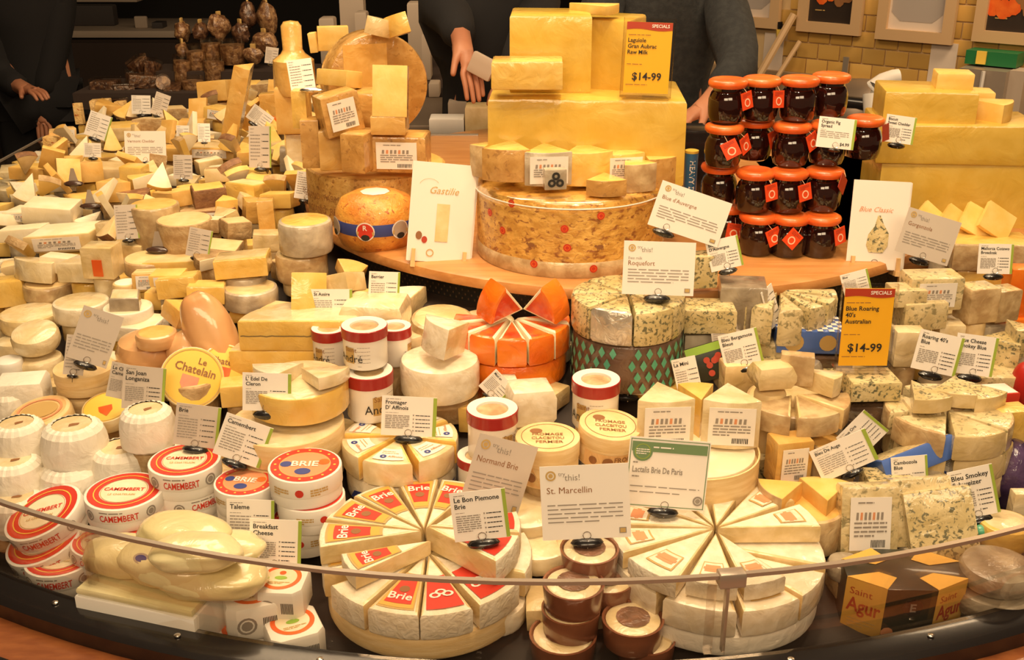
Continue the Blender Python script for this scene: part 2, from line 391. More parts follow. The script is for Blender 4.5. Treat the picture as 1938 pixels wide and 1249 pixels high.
def wedge(lab, cat, cx, cy, w, h, a=45, rz=0, rx=0, ry=0, rind='tan_rind', cut='cream', top=None, st=None, b=.06, name='cheese_wedge', group=None, wob=.015, **k):
    """w = length of the wedge in the picture's pixels; rz=0: rind to the camera"""
    p, m, H = size(cx, cy, h, **k); r = w * m; out, fl = sector(r, a); out = [(x, y + r * .55) for x, y in out]
    mb = MB(); mb.prism(out, H, min(H, r * .3) * b, [rind if q else cut for q in fl], top or rind, seed=sd(), wob=H * wob, mid=2)
    o = mb.obj(name); put(o, p, H, (R_(rx), R_(ry), R_(rz)), r * .45)
    if st == 'F': sticker(o, 2 * r * math.sin(R_(a / 2)) * .8, H * .8, (0, -r * .45 - .002, H / 2))
    if st == 'C':
        an = R_(-90 + a / 2); q = Vector((math.cos(an), math.sin(an))) * r * .6; nrm = R_(a / 2) + R_(0)
        sticker(o, r * .55, H * .75, (q.x + .0015 * math.cos(nrm), q.y + r * .55 + .0015 * math.sin(nrm), H / 2), (0, 0, R_(a / 2 + 90) - 0))
    return tag(o, lab, cat, group)
def rnd(lab, cat, cx, cy, w, h, rz=0, rx=0, ry=0, side='white_rind', top=None, b=.2, wob=.02, n=32, st=None, name='cheese_round', group=None, **k):
    p, m, H = size(cx, cy, h, **k); r = w * m / 2; mb = MB()
    mb.prism(circ(r, n), H, H * b, [side] * n, top or side, wob=H * wob, seed=sd(), mid=3)
    o = mb.obj(name); put(o, p, H, (R_(rx), R_(ry), R_(rz)), r)
    if st == 'F': sticker(o, r * .9, H * .6, (0, -r - .002, H / 2))
    if st == 'T': sticker(o, r, r * .8, (0, 0, H + .002), (R_(-90), 0, 0))
    return tag(o, lab, cat, group), r, H
# ---------------------------------------------------------------- cards
def holder(root, W, H, cx=0, dish='black_plastic', s=1):
    mb = blob((cx, .004, -.006 * s), (.021 * s, .012, .0075 * s), dish, 14, 6); h = mb.obj('holder', root)
    mb = MB(); pts = [(cx, -.004, .004 + .0055 + .0055 * math.sin(t)) if 0 else (cx + .0055 * math.cos(t), -.004, .006 + .0055 * math.sin(t)) for t in [2 * math.pi * i / 12 for i in range(13)]]
    mb.tube(pts, .0006, 'wire', 5); mb.tube([(cx, -.004, .001), (cx, -.006, -.012)], .0006, 'wire', 5); mb.obj('clip_ring', h)
def card(lab, cx, cy, w, h, title=(), roll=0, yaw=0, tilt=-14, green='R', hold=True, big=None, base='card_white', price=None, landmark=None, hx=.0, L=.06, seed=None, cat='price card', foot=None, hs=1, **k):
    if 'Z' in k or 'Y' in k: kk = k
    else: kk = dict(L=L)
    p, m, H = size(cx, cy, h, **kk); W = w * m; seed = seed or sd()
    if big: green = None
    hs = min(hs, 1.1)
    if yaw: W /= math.cos(R_(yaw))
    root = empty('price_card'); put(root, p, H, (R_(tilt), R_(roll), R_(yaw)))
    mb = MB(); mb.box((0, .0006, H / 2), (W, .0012, H), base); mb.obj('card_panel', root, False)
    f = FRONT(.0006); pr = MB(); ink = 'print_black'
    xr = W / 2
    if green:
        g = MB(); gw = W * .065
        if green == 'R': g.box((W / 2 - gw / 2, 0, H / 2), (gw, .0016, H * .98), 'print_green'); xr -= gw
        g.obj('green_stripe', root, False)
    x0 = -W / 2 + W * .07
    if big is None:
        bars(pr, x0, x0 + W * .35, H * .93, H * .93, 1, H * .015, 'print_grey', f, seed); y = H * .80; th = H * .095
        for t in title: text(pr, t, x0, y, th, ink, f, True, W * .82); y -= H * .135
        bars(pr, x0, x0 + W * .3, y + H * .05, y + H * .05, 1, H * .012, 'print_grey', f, seed)
        if price: text(pr, price, xr - W * .06, H * .10, H * .10, ink, f, True, W * .4, 'R'); bars(pr, x0, xr - W * .1, y, y - H * .18, 4, H * .018, 'print_grey', f, seed)
        else:
            bars(pr, x0, x0 + W * .44, y - H * .02, H * .20, 8, H * .022, 'print_grey', f, seed)
            bars(pr, x0 + W * .55, xr - W * .05, y, H * .14, 5, H * .020, ink, f, seed + 1)
            for j in range(5):
                yy = y + (H * .14 - y) * j / 4; pr.quad([f(x0 + W * .50, yy - H * .012), f(x0 + W * .525, yy - H * .012), f(x0 + W * .525, yy + H * .02), f(x0 + W * .50, yy + H * .02)], 'print_grey')
    elif big == 'try':      # round emblem, two-tier slogan, heading, paragraph
        disc(pr, x0 + H * .06, H * .87, H * .045, H * .068, 'print_gold', f); disc(pr, x0 + H * .06, H * .87, 0, H * .03, 'print_gold', f)
        text(pr, 'try', x0 + H * .16, H * .865, H * .055, 'print_grey', f); text(pr, 'this!', x0 + H * .24, H * .80, H * .085, 'print_grey', f)
        if title: text(pr, title[0], x0, H * .66, H * .05, 'print_grey', f) if len(title) > 1 else None; text(pr, title[-1], x0, H * (.55 if len(title) > 1 else .63), H * .085, 'print_brown', f, False, W * .7)
        bars(pr, x0, W / 2 - W * .08, H * .47, H * .24, 5, H * .016, 'print_grey', f, seed)
        pr.quad([f(W * .37, H * .06), f(W * .45, H * .06), f(W * .45, H * .14), f(W * .37, H * .14)], 'print_grey')
        pr.quad([(u, v - .0003, z) for u, v, z in (f(W * .38, H * .07), f(W * .44, H * .07), f(W * .44, H * .13), f(W * .38, H * .13))], 'print_gold')
    elif big == 'green':
        g = .012 * H; X, Y2 = W / 2 * .97, H * .98
        for (a, b, c, d) in ((-X, .02 * H, X, .02 * H + g), (-X, Y2 - g, X, Y2), (-X, .02 * H, -X + g, Y2), (X - g, .02 * H, X, Y2)):
            pr.quad([f(a, b), f(c, b), f(c, d), f(a, d)], 'print_dgreen')
        pr.quad([f(-X * .96, H * .80), f(X * .96, H * .80), f(X * .96, H * .94), f(-X * .96, H * .94)], 'print_dgreen')
        disc(pr, -X * .68, H * .80, 0, H * .14, 'print_dgreen', lambda u, v: (u, -.0008, v)); f2 = lambda u, v: (u, -.0011, v)
        disc(pr, -X * .68, H * .80, H * .10, H * .11, 'print_green', f2)
        bars(pr, -X * .42, X * .8, H * .87, H * .87, 1, H * .02, 'card_white', f2, seed); bars(pr, -X * .85, -X * .5, H * .83, H * .77, 3, H * .014, 'card_white', f2, seed)
        bars(pr, -X * .9, -X * .6, H * .64, H * .64, 1, H * .022, 'print_grey', f, 3); text(pr, title[0], -X * .9, H * .50, H * .085, 'print_grey', f, True, W * .62)
        bars(pr, -X * .9, -X * .6, H * .44, H * .44, 1, H * .02, 'print_grey', f, 5); bars(pr, -X * .92, X * .85, H * .30, H * .22, 2, H * .014, 'print_grey', f, 9)
        disc(pr, X * .84, H * .14, H * .045, H * .07, 'print_grey', f); disc(pr, X * .84, H * .14, 0, H * .035, 'print_grey', f)
    pr.obj('lettering', root, False)
    if hold: holder(root, W, H, hx * W, s=hs * min(1, W / .07))
    if foot is not None: pass
    tag(root, lab, cat)
    if landmark: lm(landmark, cx, cy)
    return root
def special(lab, cx, cy, w, h, lines, landmark, **k):
    p, m, H = size(cx, cy, h, **k); W = w * m; root = empty('price_sign'); put(root, p, H, (R_(-4), R_(2 if cx < 1400 else 0), 0))
    mb = MB(); mb.box((0, .001, H / 2), (W * .88, .0016, H * .90), 'sign_yellow'); mb.obj('sign_sheet', root, False)
    f = FRONT(.0004); pr = MB(); n = 14; x0 = -W * .40
    pr.add([f(-W * .44 + W * .88 * i / n, H * .95) for i in range(n + 1)] + [f(-W * .44 + W * .88 * i / n, H * (.855 + .012 * math.sin(i * .45))) for i in range(n + 1)],
           [(n + 1 + i, n + 2 + i, i + 1, i) for i in range(n)], 'sign_red')
    pr.obj('red_header', root, False); pr = MB(); f = FRONT(.0010)
    text(pr, 'SPECIALS', W * .38, H * .885, H * .04, 'card_white', f, True, None, 'R')
    bars(pr, x0, x0 + W * .55, H * .79, H * .79, 1, H * .008, 'print_brown', f, 2)
    y = H * .70
    for t in lines: text(pr, t, x0, y, H * .05, 'print_black', f, True, W * .74); y -= H * .075
    bars(pr, x0, x0 + W * .7, H * .42, H * .42, 1, H * .008, 'print_brown', f, 4); bars(pr, x0, x0 + W * .6, H * .20 - H * .04, H * .16, 1, H * .008, 'print_brown', f, 6)
    text(pr, '$14-99', 0, H * .22, H * .095, 'print_black', f, True, W * .72, 'C'); pr.obj('lettering', root, False)
    mb = MB()
    mb.box((0, .005, H / 2), (W, .0015, H), 'acrylic')
    for s in (-1, 1): mb.box((s * W * .495, .001, H / 2), (W * .01, .0075, H), 'acrylic')
    mb.box((0, .001, 0), (W, .0075, .003), 'acrylic'); mb.obj('acrylic_holder', root, False)
    mb = MB(); mb.box((0, .012, -.002), (W * .9, .05, .003), 'acrylic'); mb.obj('foot', root, False)
    lm(landmark, cx, cy); return tag(root, lab, 'price sign')
# ================================================================ the setting
def struct(o): o['kind'] = 'structure'; return o
mb = MB(); mb.box((0, 4, -.02), (14, 14, .04), 'floor'); struct(mb.obj('floor', None, False))
mb = MB(); mb.box((0, 4, 3.5), (14, 14, .04), 'ceil'); struct(mb.obj('ceiling', None, False))
mb = MB(); mb.box((-3.0, 8.6, 1.7), (8, .1, 3.6), 'dark_wall'); struct(mb.obj('wall_back', None, False))
mb = MB(); mb.box((-5.0, 4, 1.7), (.1, 10, 3.6), 'dark_wall'); struct(mb.obj('wall_left', None, False))
# tiled wall at the right, turned towards the counter
def PD(x, y, d): return CAM + ray(x, y) * d
WA, WB = PD(1527, 80, 5.0), PD(1748, 100, 4.69); wu = Vector((WB.x - WA.x, WB.y - WA.y, 0)).normalized(); wn = Vector((wu.y, -wu.x, 0))
if wn.y > 0: wn = -wn
def WP(x, y):
    d = ray(x, y); t = (WA - CAM).dot(wn) / d.dot(wn); q = CAM + d * t; return ((q - WA).dot(wu), q.z)
WX = Matrix(((wu.x, -wn.x, 0, WA.x), (wu.y, -wn.y, 0, WA.y), (0, 0, 1, 0), (0, 0, 0, 1)))   # local x along the wall, y into it
def wallroot(o): o.matrix_world = WX; return o
u0 = WP(1420, 90)[0]; u1 = WP(1990, 90)[0]; zt = WP(1500, 136)[1]; print('wall', u0, u1, zt)
mb = MB(); mb.box(((u0 + u1) / 2, .06, 1.7), (u1 - u0 + 1.2, .1, 3.5), 'grout'); wallr = wallroot(struct(mb.obj('wall_right', None, False)))
tw, th_ = .103, .069; uL = WP(1488, 90)[0]
mb = MB(); mb.prism(rect(tw - .006, .012), th_ - .005, .002, ['tile_yellow'] * 4, 'tile_yellow'); tme = mb.mesh('tile')
z = zt; row = 0; n = 0
while z < zt + th_ * 9:
    u = uL - (tw / 2 if row % 2 else 0)
    while u < u1 + .1:
        o = bpy.data.objects.new('tile', tme); COL.objects.link(o); o.parent = wallr; o.location = (u + tw / 2, .006, z); u += tw; n += 1
    z += th_; row += 1
mb = MB(); mb.box(((u0 + u1) / 2 + .3, -.01, zt / 2), (u1 - u0 + 1.6, .04, zt), 'wall_beige'); wallroot(struct(mb.obj('trim_1', None, False)))
def wbox(name, x0, y0, x1, y1, off, th, m, parent=None, b=0):
    a, zb = WP((x0 + x1) / 2, y1)[0], WP((x0 + x1) / 2, y1)[1]; ztp = WP((x0 + x1) / 2, y0)[1]; ua = WP(x0, y1)[0]; ub = WP(x1, y1)[0]
    mb = MB(); mb.box(((ua + ub) / 2, -off - th / 2, (zb + ztp) / 2), (ub - ua, th, ztp - zb), m); o = mb.obj(name, parent, False)
    if not parent: wallroot(o)
    return o, ua, ub, zb, ztp
def framed(x0, x1, yb, inner, lab, kind):
    r = wallroot(empty('wall_frame')); h = 150
    ua, ub, zb, zt_ = [*(WP(x, yb)[0] for x in (x0, x1)), WP((x0 + x1) / 2, yb)[1], WP((x0 + x1) / 2, yb - h)[1]]
    b = .045; mb = MB()
    for (a, c, d, e) in ((ua, ub, zb, zb + b), (ua, ub, zt_ - b, zt_), (ua, ua + b, zb + b, zt_ - b), (ub - b, ub, zb + b, zt_ - b)): mb.box(((a + c) / 2, -.022, (d + e) / 2), (c - a, .03, e - d), 'frame_tan')
    mb.obj('frame', r, False); mb = MB(); mb.box(((ua + ub) / 2, -.012, (zb + zt_) / 2), (ub - ua - 2 * b, .008, zt_ - zb - 2 * b), inner); mb.obj('poster_sheet', r, False)
    f = lambda u, v: (u, -.0175, v); mb = MB(); U0, U1, Z0 = ua + b, ub - b, zb + b
    if kind == 'food':
        rn = random.Random(int(x0))
        for i in range(9): disc(mb, U0 + (U1 - U0) * (.08 + .11 * i * .9), Z0 + .10 + rn.uniform(-.02, .07), 0, rn.uniform(.02, .032), 'lid_orange' if i < 5 else 'print_brown', lambda u, v, i=i: (u, -.0175 - .0004 * i, v), 10, 1.3)
        bars(mb, U0 + .03, U1 - .05, Z0 + .05, Z0 + .05, 1, .004, 'print_gold', f, 1)
    else:
        mb.quad([f(U0 + .01, Z0 + .07), f(U0 + .05, Z0 + .035), f(U1 - .05, Z0 + .035), f(U1 - .01, Z0 + .07), f(U1 - .01, zt_ - b - .02), f(U0 + .01, zt_ - b - .02)], 'poster_grey')
    mb.obj('print', r, False); return tag(r, lab, 'picture frame')
framed(1512, 1632, 62, 'poster_dark', 'tan-framed dark poster with red fruit, left one above the yellow tiles', 'food')
framed(1660, 1806, 78, 'poster_white', 'tan-framed white panel with grey centre between the two dark food posters', 'x')
framed(1842, 1990, 82, 'poster_dark', 'tan-framed dark food poster at the top right edge of the wall', 'food')
framed(1380, 1478, 50, 'poster_white', 'tan-framed white panel beside the shoulder of the person in the dark shirt', 'x')
o = wbox('wall_notice', 1752, 80, 1802, 170, 0, .004, 'poster_white')[0]; tag(o, 'pale paper notice taped to the yellow tiled wall', 'notice')
o = wbox('wall_notice', 1440, 62, 1476, 165, 0, .004, 'poster_white')[0]; tag(o, 'white paper chart on the wall right of the dark shirt', 'notice')
mb = MB(); a = WP(1602, 152); mb.box((a[0], -.04, a[1]), (.03, .03, .006), 'steel'); mb.box((a[0], -.028, a[1] + .05), (.025, .008, .11), 'steel'); o = wallroot(mb.obj('wall_hook', None, False)); tag(o, 'small metal hook bracket on the lower row of yellow tiles', 'hook')
def pole(name, p0, p1, r, m, lab, cat):
    mb = MB(); mb.tube([WX @ Vector(p0), WX @ Vector(p1)], r, m, 8); return tag(mb.obj(name), lab, cat)
def WV(x, y, off): u, z = WP(x, y); return (u, -off, z)
pole('broom_handle', WV(1430, 225, .25), WV(1512, 25, .05), .018, 'frame_tan', 'thick pale wooden pole leaning on the wall by the dark shirt', 'broom handle')
pole('broom_handle', WV(1464, 210, .22), WV(1523, 76, .05), .011, 'frame_tan', 'thinner wooden pole leaning right of the thick pale pole', 'broom handle')
mb = MB(); mb.tube([WX @ Vector(WV(1482, 75, .03)), WX @ Vector(WV(1482, 40, .03))], .012, 'black_plastic'); mb.tube([WX @ Vector(WV(1481, 75, .03)), WX @ Vector(WV(1481, 54, .03))], .016, 'print_yellow'); tag(mb.obj('tool_handle'), 'yellow and black handle hanging on the tiled wall', 'tool')
r = wallroot(empty('case_box')); x = wbox('body', 1843, 92, 1940, 118, .02, .1, 'case_green', r); wbox('latch', 1866, 90, 1884, 114, .125, .01, 'print_yellow', r); tag(r, 'green plastic case with yellow latch on top of the steel panel', 'case')
r = wallroot(empty('steel_cabinet')); wbox('panel', 1815, 118, 1900, 330, .02, .18, 'steel', r); wbox('side_panel', 1900, 122, 1928, 330, .06, .10, 'far_pale', r)
mb = MB(); mb.tube([WV(1884, 190, .225), WV(1896, 122, .225)], .008, 'white_plastic'); mb.obj('handle', r); tag(r, 'tall steel cabinet under the green case', 'cabinet')
# sink behind the jars with its tap, rolled towel above
mb = MB(); q = PD(1625, 225, 3.9); blob((q.x, q.y, q.z), (.16, .16, .14), 'steel_dark', mb=mb); o = mb.obj('mixer_bowl'); tag(o, 'dark rounded steel bowl behind the orange-lidded jars', 'bowl')
mb = MB(); a = PD(1575, 190, 3.8); b2 = PD(1640, 198, 3.75); mb.tube([a, b2], .022, 'black_plastic', 10); tag(mb.obj('bowl_handle_bar'), 'short black bar above the dark steel bowl', 'handle bar')
mb = MB(); q = [PD(x, y, 3.6) for x, y in ((1652, 215), (1650, 180), (1655, 166), (1672, 155), (1690, 149), (1700, 148))]; mb.tube(q, .030, 'white_plastic', 12); tag(mb.obj('paper_roll'), 'white curved paper roll behind the top right cheeses', 'paper roll')
# back counter and dim shapes at the left
def dbox(name, x0, y0, x1, y1, depth, th, m, lab, cat, group=None, zb=None, zt=None):
    a = PD(x0, y1, depth); b = PD(x1, y0, depth); mb = MB(); zc = (a.z + b.z) / 2; yy = (a.y + b.y) / 2
    if zb is not None: a.z = zb
    if zt is not None: b.z = zt
    mb.prism(rect(abs(b.x - a.x), th), abs(b.z - a.z), min(.01, abs(b.z - a.z) * .1), [m] * 4, m); o = mb.obj(name); o.location = ((a.x + b.x) / 2, yy + th / 2, a.z); return tag(o, lab, cat, group)
CZ = PD(200, 58, 7.0).z
dbox('back_counter', 98, 58, 345, 72, 7.0, .7, 'far_pale', 'pale narrow counter top in the dark background at the left', 'counter')
dbox('back_cabinet', 108, 74, 345, 330, 7.05, .6, 'dark_brown', 'dark cabinet front below the pale background counter', 'cabinet')
dbox('grey_monitor', 104, 9, 215, 55, 7.2, .08, 'far_grey', 'grey screen above the pale background counter', 'screen', zb=CZ)
dbox('window_strip', 92, -20, 258, 5, 7.3, .3, 'far_pale', 'pale shelf edge at the top left of the picture', 'shelf')  # pale box stands for a far window, brightness put into its colour
dbox('paper_sheet', 255, 30, 278, 55, 7.1, .02, 'far_pale', 'small white sheet over the right end of the background counter', 'paper', zb=CZ)
dbox('cup', 102, 52, 116, 68, 7.1, .05, 'white_plastic', 'tiny white cup at the left end of the background counter', 'cup', zb=CZ)
dbox('carton', 288, 42, 308, 66, 7.1, .1, 'far_grey', 'small grey carton on the background counter', 'carton', zb=CZ)
dbox('carton', 208, 82, 226, 92, 7.0, .1, 'white_plastic', 'small white pack on the dark cabinet front', 'pack')
dbox('pink_bag', 262, 92, 282, 116, 7.0, .08, 'print_red', 'small pink bag hanging in the dark background', 'bag')
TZ = PD(1000, 236, 3.55).z
dbox('rear_cabinet', 585, 125, 850, 400, 4.15, .9, 'dark_brown', 'dark cabinet behind the left tower carrying pale boxes', 'cabinet', zb=0, zt=1.0)
for i, (x0, y0, x1, y1, d, m, t) in enumerate(((645, -10, 690, 130, 4.6, 'far_pale', 'tall pale grey box behind the upright wrapped wheel'), (672, 22, 694, 70, 4.4, 'far_pale', 'narrow pale carton in front of the tall grey box'), (772, 2, 806, 130, 4.4, 'far_pale', 'tall pinkish box right of the wrapped chunks'), (604, 33, 632, 72, 4.5, 'far_pale', 'small pale square box behind the slanted card'),
        (800, 60, 816, 240, 4.2, 'far_pale', 'slim pale upright box beside the upright wheel'), (848, 190, 884, 235, 3.6, 'far_pale', 'small pale box behind the left yellow slab'), (880, 200, 928, 240, 3.4, 'cream', 'small cream carton just left of the large yellow slab'), (812, 224, 878, 238, 3.4, 'white_plastic', 'low white tray behind the display board'), (812, 155, 832, 230, 4.0, 'far_pale', 'dim pale bottle-shaped box in the gap left of the staff arm'))):
    dbox('carton', x0, y0, x1, y1, d, .08, m, t, 'box', zb=1.0 if d > 4 else (TZ if y1 > 200 else None))
dbox('work_table', 690, 236, 1330, 262, 3.55, .5, 'steel_dark', 'dark steel work table behind the round board', 'table')
dbox('knife', 815, 255, 905, 262, 3.2, .02, 'steel', 'long dull blade lying on the work table', 'knife')
dbox('brown_shelf', 822, 28, 860, 230, 5.0, .2, 'dark_brown', 'dark brown shelf unit behind the staff at centre left', 'shelf', zb=0)
r = empty('light_glints'); r.location = PD(840, 20, 5.1)  # metal blobs stand in for the glitter of far shop lights
for i in range(6):
    rn = random.Random(i); mb = blob((rn.uniform(-.03, .03), 0, rn.uniform(-.04, .03)), (.016, .016, .02), 'wire', 8, 6); mb.obj('ornament', r)
tag(r, 'cluster of glittering ornaments on the dark shelf', 'glints')
# dark standing shopper at the far left is in the people section
# ================================================================ the round display counter
def path(r, n=72, back=3.76):
    k = r / 1.656; pts = [(C0.x - r * .5, back + .5 * k), (C0.x - r * .82, back + .28 * k), (C0.x - r, back), (C0.x - r, (back + C0.y) / 2)]
    for i in range(n + 1): a = math.pi + math.pi * i / n; pts.append((C0.x + r * math.cos(a), C0.y + r * math.sin(a)))
    return pts + [(C0.x + r, (back + C0.y) / 2), (C0.x + r, back), (C0.x + r * .82, back + .28 * k), (C0.x + r * .5, back + .5 * k)]
def sweep(prof, name, parent=None, i0=0, i1=None, closed=True, smooth=True, n=72):
    """profile [(radius, z, material)] carried round the counter outline"""
    mb = MB(); ps = [path(r, n) for (r, z, m) in prof]; L_ = len(ps[0]); i1 = L_ if i1 is None else i1; K = len(prof)
    base = {}
    for i in range(i0, i1):
        for j in range(K): base[i, j] = len(mb.v); mb.v.append((ps[j][i][0], ps[j][i][1], prof[j][1]))
    for i in range(i0, i1 - 1):
        for j in range(K if closed else K - 1):
            j2 = (j + 1) % K; mb.f.append([base[i, j], base[i, j2], base[i + 1, j2], base[i + 1, j]]); mb.m.append(mb.mi(prof[j][2]))
    if closed:
        mb.f.append([base[i0, j] for j in range(K)][::-1]); mb.m.append(mb.mi(prof[0][2])); mb.f.append([base[i1 - 1, j] for j in range(K)]); mb.m.append(mb.mi(prof[0][2]))
    return mb.obj(name, parent, smooth)
ctr = empty('display_counter')
zs = [(.62, .95)] + [(r, .702 + max(0, min(.75, 1.60 - r)) * .325) for r in (.70, .85, 1.0, 1.2, 1.4, 1.6)] + [(1.658, .690)]
bed = sweep([(r, z, 'bed_dark') for r, z in zs][::-1] + [(.62, .62, 'bed_dark'), (1.658, .62, 'bed_dark')], 'display_bed', ctr, smooth=False)
for v in bed.data.vertices:
    if v.co.z > .65: v.co.z = T(v.co.x, v.co.y) - .003
sweep([(1.70, .770, 'black_plastic'), (1.660, .770, 'black_plastic'), (1.660, .64, 'black_plastic'), (1.712, .64, 'black_plastic'), (1.712, .765, 'black_plastic')][::-1], 'black_rim', ctr)
sweep([(1.712, .742, 'ledge_wood'), (1.712, .70, 'ledge_wood'), (1.95, .70, 'ledge_wood'), (1.965, .715, 'ledge_wood'), (1.965, .735, 'ledge_wood'), (1.955, .742, 'ledge_wood')], 'wooden_ledge', ctr)
sweep([(1.775, .7425, 'black_plastic'), (1.775, .7445, 'black_plastic'), (1.783, .7445, 'black_plastic'), (1.783, .7425, 'black_plastic')], 'black_inlay', ctr)
sweep([(1.66, .70, 'dark_brown'), (1.66, .02, 'dark_brown'), (1.62, .02, 'dark_brown'), (1.62, .70, 'dark_brown')][::-1], 'front_panel', ctr)
for i in range(26):
    a = math.pi + math.pi * (i + .5) / 26; mb = MB(); x = Matrix.Translation((C0.x + 1.682 * math.cos(a), C0.y + 1.682 * math.sin(a), .7715)); mb.lathe([(.0045, 0), (.0045, .0015), (.002, .0025), (0, .0025)], 'wire', 10, x); mb.obj('screw', ctr)
tag(ctr, 'large round cheese display counter with black rim and brown wooden ledge', 'counter')
gl = empty('glass_guard'); L_ = len(path(1)) - 2; N72 = 4
def ang_i(x, y): a = math.atan2(y - C0.y, x - C0.x) % (2 * math.pi); return N72 + int(round((a - math.pi) / math.pi * 72))
j1, j2 = ang_i(-.585, 1.289), ang_i(.295, 1.188)
for a, b in ((2, j1 + 1), (j1, j2 + 1), (j2, L_)):
    sweep([(1.662, .771, 'glass'), (1.653, .888, 'glass'), (1.659, .888, 'glass'), (1.668, .771, 'glass')], 'glass_pane', gl, a, b)
    sweep([(1.6525, .888, 'steel'), (1.6525, .8935, 'steel'), (1.6595, .8935, 'steel'), (1.6595, .888, 'steel')][::-1], 'top_edge', gl, a, b)
for (ji, full) in ((j1, 0), (j2, 1)):
    x, y = path(1.656)[ji]; a = math.atan2(y - C0.y, x - C0.x) + math.pi / 2; X = Matrix.Translation((x, y, 0)) @ Matrix.Rotation(a, 4, 'Z')
    mb = MB(); mb.box((0, 0, .832), (.012 if not full else .004, .009, .112), 'acrylic' if not full else 'steel', X); mb.obj('joint_post', gl, False)
    if full:
        mb = MB(); mb.prism(rect(.034, .018), .022, .003, ['steel'] * 4, 'steel', xf=X @ Matrix.Translation((.004, 0, .876))); mb.obj('steel_clip', gl)
        mb = MB(); mb.box((-.02, 0, .83), (.010, .008, .11), 'acrylic', X); mb.obj('acrylic_strip', gl, False)
tag(gl, 'low curved glass guard with steel clip round the counter front', 'glass guard'); lm('steel clip on the glass', 1418, 1085)
# riser and round wooden board
BC = (.26, 2.62)
r = empty('board_riser'); r.location = (BC[0], BC[1], 0); mb = MB(); mb.lathe([(.70, .80), (.70, .99), (0, .99)], 'mesh_dark', 64); mb.obj('drum', r)
mb = MB()
for row in range(7):
    for i in range(150):
        a = math.pi * (1.02 + .96 * (i + .5 * (row % 2)) / 150); z = .925 + row * .0085; q = .7012; da = .0022
        mb.quad([(q * math.cos(a - da), q * math.sin(a - da), z), (q * math.cos(a + da), q * math.sin(a + da), z), (q * math.cos(a + da), q * math.sin(a + da), z + .004), (q * math.cos(a - da), q * math.sin(a - da), z + .004)], 'hole_brown')
o = mb.obj('perforation', r, False); o['kind'] = 'stuff'
tag(r, 'black perforated drum under the round wooden board', 'riser')
mb = MB(); mb.lathe([(.0, .992), (.735, .992), (.748, .998), (.75, 1.006), (.746, 1.016), (.738, BZ), (0, BZ)], 'wood', 96)
o = mb.obj('display_board'); o.location = (BC[0], BC[1], 0); tag(o, 'large round orange-brown wooden board carrying the tall cheeses and jars', 'board'); lm('round wooden board edge', 900, 540)
mb = MB(); mb.box((.95, 2.55, .95), (.62, .75, .14), 'wood'); o = mb.obj('board_extension', None, False); tag(o, 'wooden shelf under the stacked yellow wheels at the right', 'shelf')
# ================================================================ on the board, centre
p = hit(1078, 455, Y=2.12); rW = .183; HW = .146
root = empty('drum_cheese'); root.location = (p.x, 2.12, BZ)
mb = MB(); mb.prism(circ(rW, 72), HW, .014, ['wheel_rind'] * 72, 'wheel_rind', mid=8, wob=.003, seed=3); mb.obj('wheel_body', root)
mb = MB(); mb.lathe([(rW + .001, .0), (rW + .003, .004), (rW + .0035, .015), (rW + .003, .026), (rW + .001, .03)], 'tan_rind_w', 72); mb.obj('base_wrap', root)
mb = MB(); mb.lathe([(rW - .02, HW + .0015), (rW - .002, HW - .002), (rW + .0045, HW - .010), (rW + .0055, HW - .014), (rW + .003, HW - .020)], 'clear_film', 72); mb.obj('film_collar', root)
mb = MB()
pts = [(math.cos(2 * math.pi * i / 72) * (rW + .005), math.sin(2 * math.pi * i / 72) * (rW + .005), HW - .013) for i in range(73)]; mb.tube(pts, .0014, 'white_plastic', 6); mb.obj('film_edge', root)
for (px_, py_) in ((972, 397), (1120, 410), (957, 450), (1065, 466), (1173, 467), (935, 425), (1060, 432), (1010, 500), (1110, 505), (1215, 430)):
    u = (px_ - 1078) / 172; 
    if abs(u) > .96: continue
    mb = MB(); disc(mb, 0, 0, 0, .0075, 'print_red', CYL(rW + .0055), 14); disc(mb, 0, 0, .0035, .005, 'lid_orange', CYL(rW + .006), 14)
    o = mb.obj('red_stamp', root, False); o.location.z = HW - (py_ - 385) / 950; o.rotation_euler.z = math.asin(u)
for px_ in (1005, 1120):
    mb = MB(); f = CYL(rW + .0045); disc(mb, 0, 0, 0, .0075, 'print_brown', f, 10, .55)
    for q in (-.005, -.002, .003, .0055): mb.quad([f(q, -.007), f(q + .0015, -.007), f(q + .0015, -.001), f(q, -.001)], 'print_brown')
    disc(mb, -.008, .002, 0, .0025, 'print_brown', f, 8); o = mb.obj('cow_stamp', root, False); o.location.z = HW - (466 - 385) / 950; o.rotation_euler.z = math.asin((px_ - 1078) / 172)
tag(root, 'huge mottled brown cheese wheel with red round stamps on the board', 'cheese wheel'); lm('huge stamped brown wheel', 1078, 450)
ZT = BZ + HW
Q = dict(L=0)
